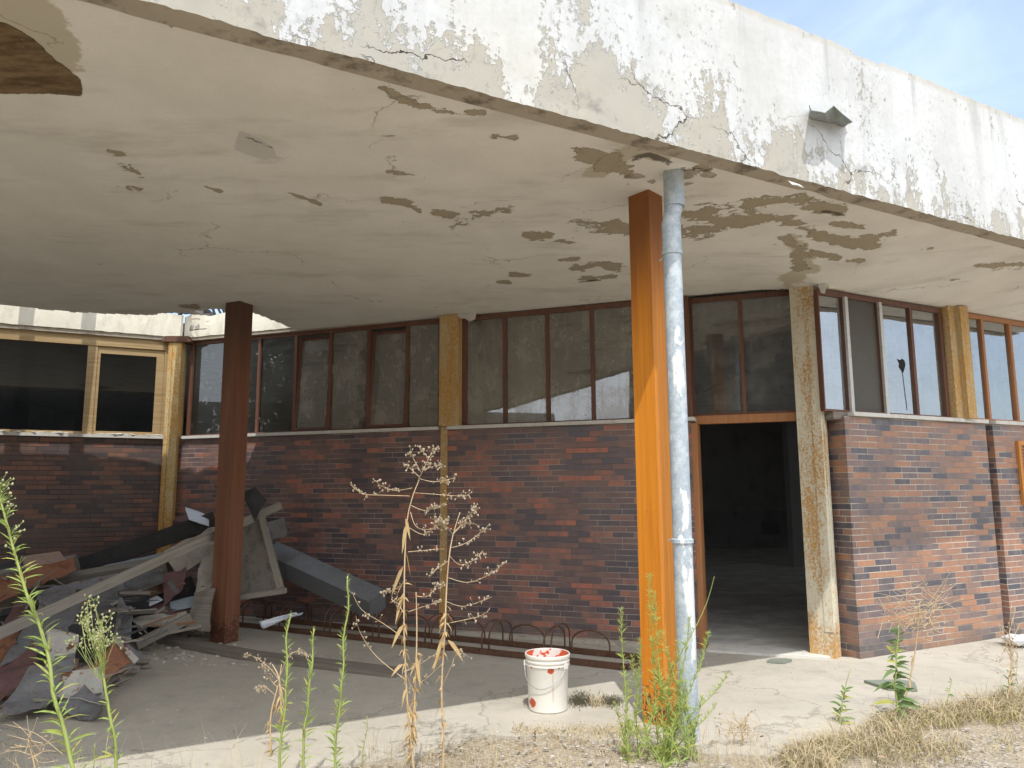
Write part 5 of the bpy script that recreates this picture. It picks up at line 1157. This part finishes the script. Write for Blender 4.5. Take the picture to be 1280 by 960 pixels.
# leafy weeds on the right
leafy('leafy_weed', [(1122, 905), (1120, 880), (1119, 845), (1122, 815), (1123, 782)], 5.72, 'broad leaved dark green weed standing before the brick pier', 64, .17, .048, mat=LEAF_B, r0=.009, r1=.004, elev=.25, ycol=.15, group='green weeds along the pavement edge', droop=.5)
leafy('leafy_weed', [(1050, 925), (1052, 890), (1056, 865), (1064, 835)], 5.65, 'small thin green weed left of the broad leaved weed', 44, .11, .024, mat=LEAF_B, r0=.005, r1=.002, elev=.3, ycol=.3, hi=.7, group='green weeds along the pavement edge')
leafy('leafy_weed', [(1182, 905), (1184, 880), (1190, 850)], 5.85, 'little green weed right of the broad leaved weed', 12, .09, .025, mat=LEAF_B, r0=.004, r1=.002, elev=.3, group='green weeds along the pavement edge')
leafy('leafy_weed', [(1268, 872), (1262, 850), (1266, 835)], 6.2, 'low green weed at the right picture edge', 12, .12, .03, mat=LEAF_B, r0=.004, r1=.002, elev=.3, group='green weeds along the pavement edge')
leafy('leafy_weed', [(112, 975), (118, 950), (122, 930)], 4.8, 'small low green sprig right of the tall leaning weed', 10, .06, .012, group='green weeds along the pavement edge', r0=.004)
leafy('leafy_weed', [(452, 975), (455, 930), (458, 895)], 4.9, 'small wilting weed right of the tallest slender weed', 12, .07, .014, mat=LEAF_B, group='green weeds along the pavement edge', r0=.004, ycol=.4)

# dry grass: stuff
def grass(name, spots, mat, label, hmin, hmax, w=.0035, lean=.9, extra=None):
    b = MB()
    for (x, y) in spots:
        h = hmin + (hmax - hmin) * random.random() ** 2.6; a_ = random.uniform(0, 6.283); dx, dy = math.cos(a_), math.sin(a_); p = V((x, y, -.012)); side = V((-dy, dx, random.uniform(-.6, .6))).normalized() * w * random.uniform(.6, 1.3)
        bend = lean * random.uniform(.15, 1.5); tilt = random.uniform(.0, .5) * lean; pts = [p]; ang = tilt; wob_ = random.uniform(-.5, .5)
        for k in range(4):
            pts.append(pts[-1] + V((dx * math.sin(ang) - dy * wob_ * .2 * k, dy * math.sin(ang) + dx * wob_ * .2 * k, math.cos(ang))) * (h / 4)); ang = min(ang + bend * .55, 2.0)
            if pts[-1].z < .004: pts[-1].z = .004
        for k in range(4):
            f0, f1 = 1 - k * .22, 1 - (k + 1) * .22
            b.poly([pts[k] - side * f0, pts[k] + side * f0, pts[k + 1] + side * f1, pts[k + 1] - side * f1])
    return prop(b.build(name, mat), label, 'grass', kind='stuff')
random.seed(77)
sp_ = []
def scatter(n, f):
    out = []
    for i in range(n):
        u, v = f(); P = gnd(u, v); out.append((P.x, P.y))
    return out
def f_right():
    while True:
        u = random.uniform(960, 1330) if random.random() < .8 else random.uniform(1330, 1700); lim = np.interp(u, [960, 1040, 1100, 1170, 1280, 1330, 1700], [948, 925, 900, 888, 866, 858, 815]); v = lim + abs(random.gauss(0, 26))
        if mnoise.noise((u * .02, v * .03, 1)) > random.uniform(-.32, .0): return u, v
grass('dry_grass', scatter(9500, f_right), STRAW, 'matted dry straw grass along the right edge of the pavement', .04, .34, .0024, 1.5)
grass('dry_grass', scatter(6200, f_right), STRAW_D, 'greyish dead grass thatch under the straw grass at right', .03, .2, .003, 1.8)
grass('dry_grass', scatter(900, lambda: (random.uniform(640, 800), random.gauss(914, 4))) + scatter(500, lambda: (random.gauss(750, 30), random.gauss(918, 6))) + scatter(420, lambda: (random.uniform(530, 800), random.uniform(925, 965))), STRAW, 'low dry grass in the pavement joint before the bucket', .015, .06)
grass('dry_grass', scatter(240, lambda: (random.uniform(440, 640), random.uniform(940, 975))) + scatter(160, lambda: (random.uniform(860, 960), random.uniform(935, 970))) + scatter(120, lambda: (random.uniform(0, 330), random.uniform(962, 985))), STRAW, 'sparse thin dry grass stalks along the lower picture edge', .12, .42, .0016, .5)
grass('green_grass', scatter(1500, lambda: (lambda q_: (q_[0], q_[1] + 4))(f_right())), LEAF_Y, 'few green grass blades among the dry grass at right', .05, .14, .003)
b = MB(); random.seed(41)
for i_ in range(300):
    u, v = f_right() if i_ % 12 else (random.uniform(640, 960), random.gauss(925, 12)); P = gnd(u, v); b.leaf((P.x, P.y, random.uniform(.01, .07)), rdir(random.uniform(-.2, .5)), random.uniform(.03, .09), random.uniform(.01, .028), (0, 0, 1), .6)
prop(b.build('dead_leaves', DEADLEAF), 'curled dead leaves caught in the dry grass at right', 'leaves', kind='stuff')
def mossy(n, cu, cv, ru, rv):
    return scatter(n, lambda: (random.gauss(cu, ru), random.gauss(cv, rv)))
grass('moss_tuft', mossy(900, 726, 876, 8, 4) + mossy(600, 765, 878, 7, 3), MOSS, 'dark dried moss tufts right of the bucket', .03, .075, .003, .8)
grass('straw_tuft', mossy(140, 748, 879, 9, 3), STRAW, 'straw tuft lying between the moss beside the bucket', .05, .14, .004, 1.2)

# ------------------------------------------------------------------ light
SUN_EL, SUN_AZ = R(61.8), R(0)      # the sun stands behind the camera (towards -Y), a touch to the right
sd = bpy.data.lights.new('sun', 'SUN'); so_ = bpy.data.objects.new('sun', sd); COL.objects.link(so_)
sd.energy = 2.1; sd.angle = R(.53); sd.color = (1, .97, .92)
to_sun = V((.02, -math.cos(SUN_EL), math.sin(SUN_EL))).normalized()
so_.rotation_euler = to_sun.to_track_quat('Z', 'Y').to_euler(); so_.location = (0, -20, 40)
wd = bpy.data.worlds.new('World'); scn.world = wd; wd.use_nodes = True; nt = wd.node_tree; bg = nt.nodes['Background']
sky = nt.nodes.new('ShaderNodeTexSky'); sky.sky_type = 'NISHITA'; sky.sun_disc = False; sky.sun_elevation = SUN_EL
sky.sun_rotation = R(180); sky.air_density = 1.0; sky.dust_density = 1.6; sky.ozone_density = 1.2
tc = nt.nodes.new('ShaderNodeTexCoord'); mp = nt.nodes.new('ShaderNodeMapping'); mp.inputs[3].default_value = (1.2, 1.2, 3.2); nt.links.new(tc.outputs['Generated'], mp.inputs[0])
nz = nt.nodes.new('ShaderNodeTexNoise'); nz.inputs['Scale'].default_value = 2.3; nz.inputs['Detail'].default_value = 6; nz.inputs['Roughness'].default_value = .55; nz.inputs['Distortion'].default_value = .6; nt.links.new(mp.outputs[0], nz.inputs[0])
mr = nt.nodes.new('ShaderNodeMapRange'); mr.interpolation_type = 'SMOOTHSTEP'; nt.links.new(nz.outputs[0], mr.inputs[0]); mr.inputs[1].default_value = .42; mr.inputs[2].default_value = .75; mr.inputs[3].default_value = .45; mr.inputs[4].default_value = .85
mx = nt.nodes.new('ShaderNodeMix'); mx.data_type = 'RGBA'; nt.links.new(mr.outputs[0], mx.inputs[0]); nt.links.new(sky.outputs[0], mx.inputs[6]); mx.inputs[7].default_value = (3.5, 4.3, 5.2, 1)
sx = nt.nodes.new('ShaderNodeSeparateXYZ'); nt.links.new(tc.outputs['Generated'], sx.inputs[0])
sky_fill = nt.nodes.new('ShaderNodeMapRange'); sky_fill.interpolation_type = 'SMOOTHSTEP'; nt.links.new(sx.outputs[1], sky_fill.inputs[0]); sky_fill.inputs[1].default_value = .1; sky_fill.inputs[2].default_value = -.85; sky_fill.inputs[3].default_value = 0; sky_fill.inputs[4].default_value = .85
m2 = nt.nodes.new('ShaderNodeMix'); m2.data_type = 'RGBA'; nt.links.new(sky_fill.outputs[0], m2.inputs[0]); nt.links.new(mx.outputs[2], m2.inputs[6]); m2.inputs[7].default_value = (11, 11.3, 11.6, 1)   # brighter sun-side sky, added to lift the fill under the canopy
nt.links.new(m2.outputs[2], bg.inputs[0]); bg.inputs[1].default_value = .15
vs_ = scn.view_settings; vs_.view_transform = 'Standard'; vs_.look = 'None'; vs_.gamma = 1; vs_.use_curve_mapping = False; vs_.exposure = .76
scn.cycles.use_denoising = True; scn.cycles.max_bounces = 10; scn.cycles.diffuse_bounces = 5; scn.cycles.transparent_max_bounces = 12
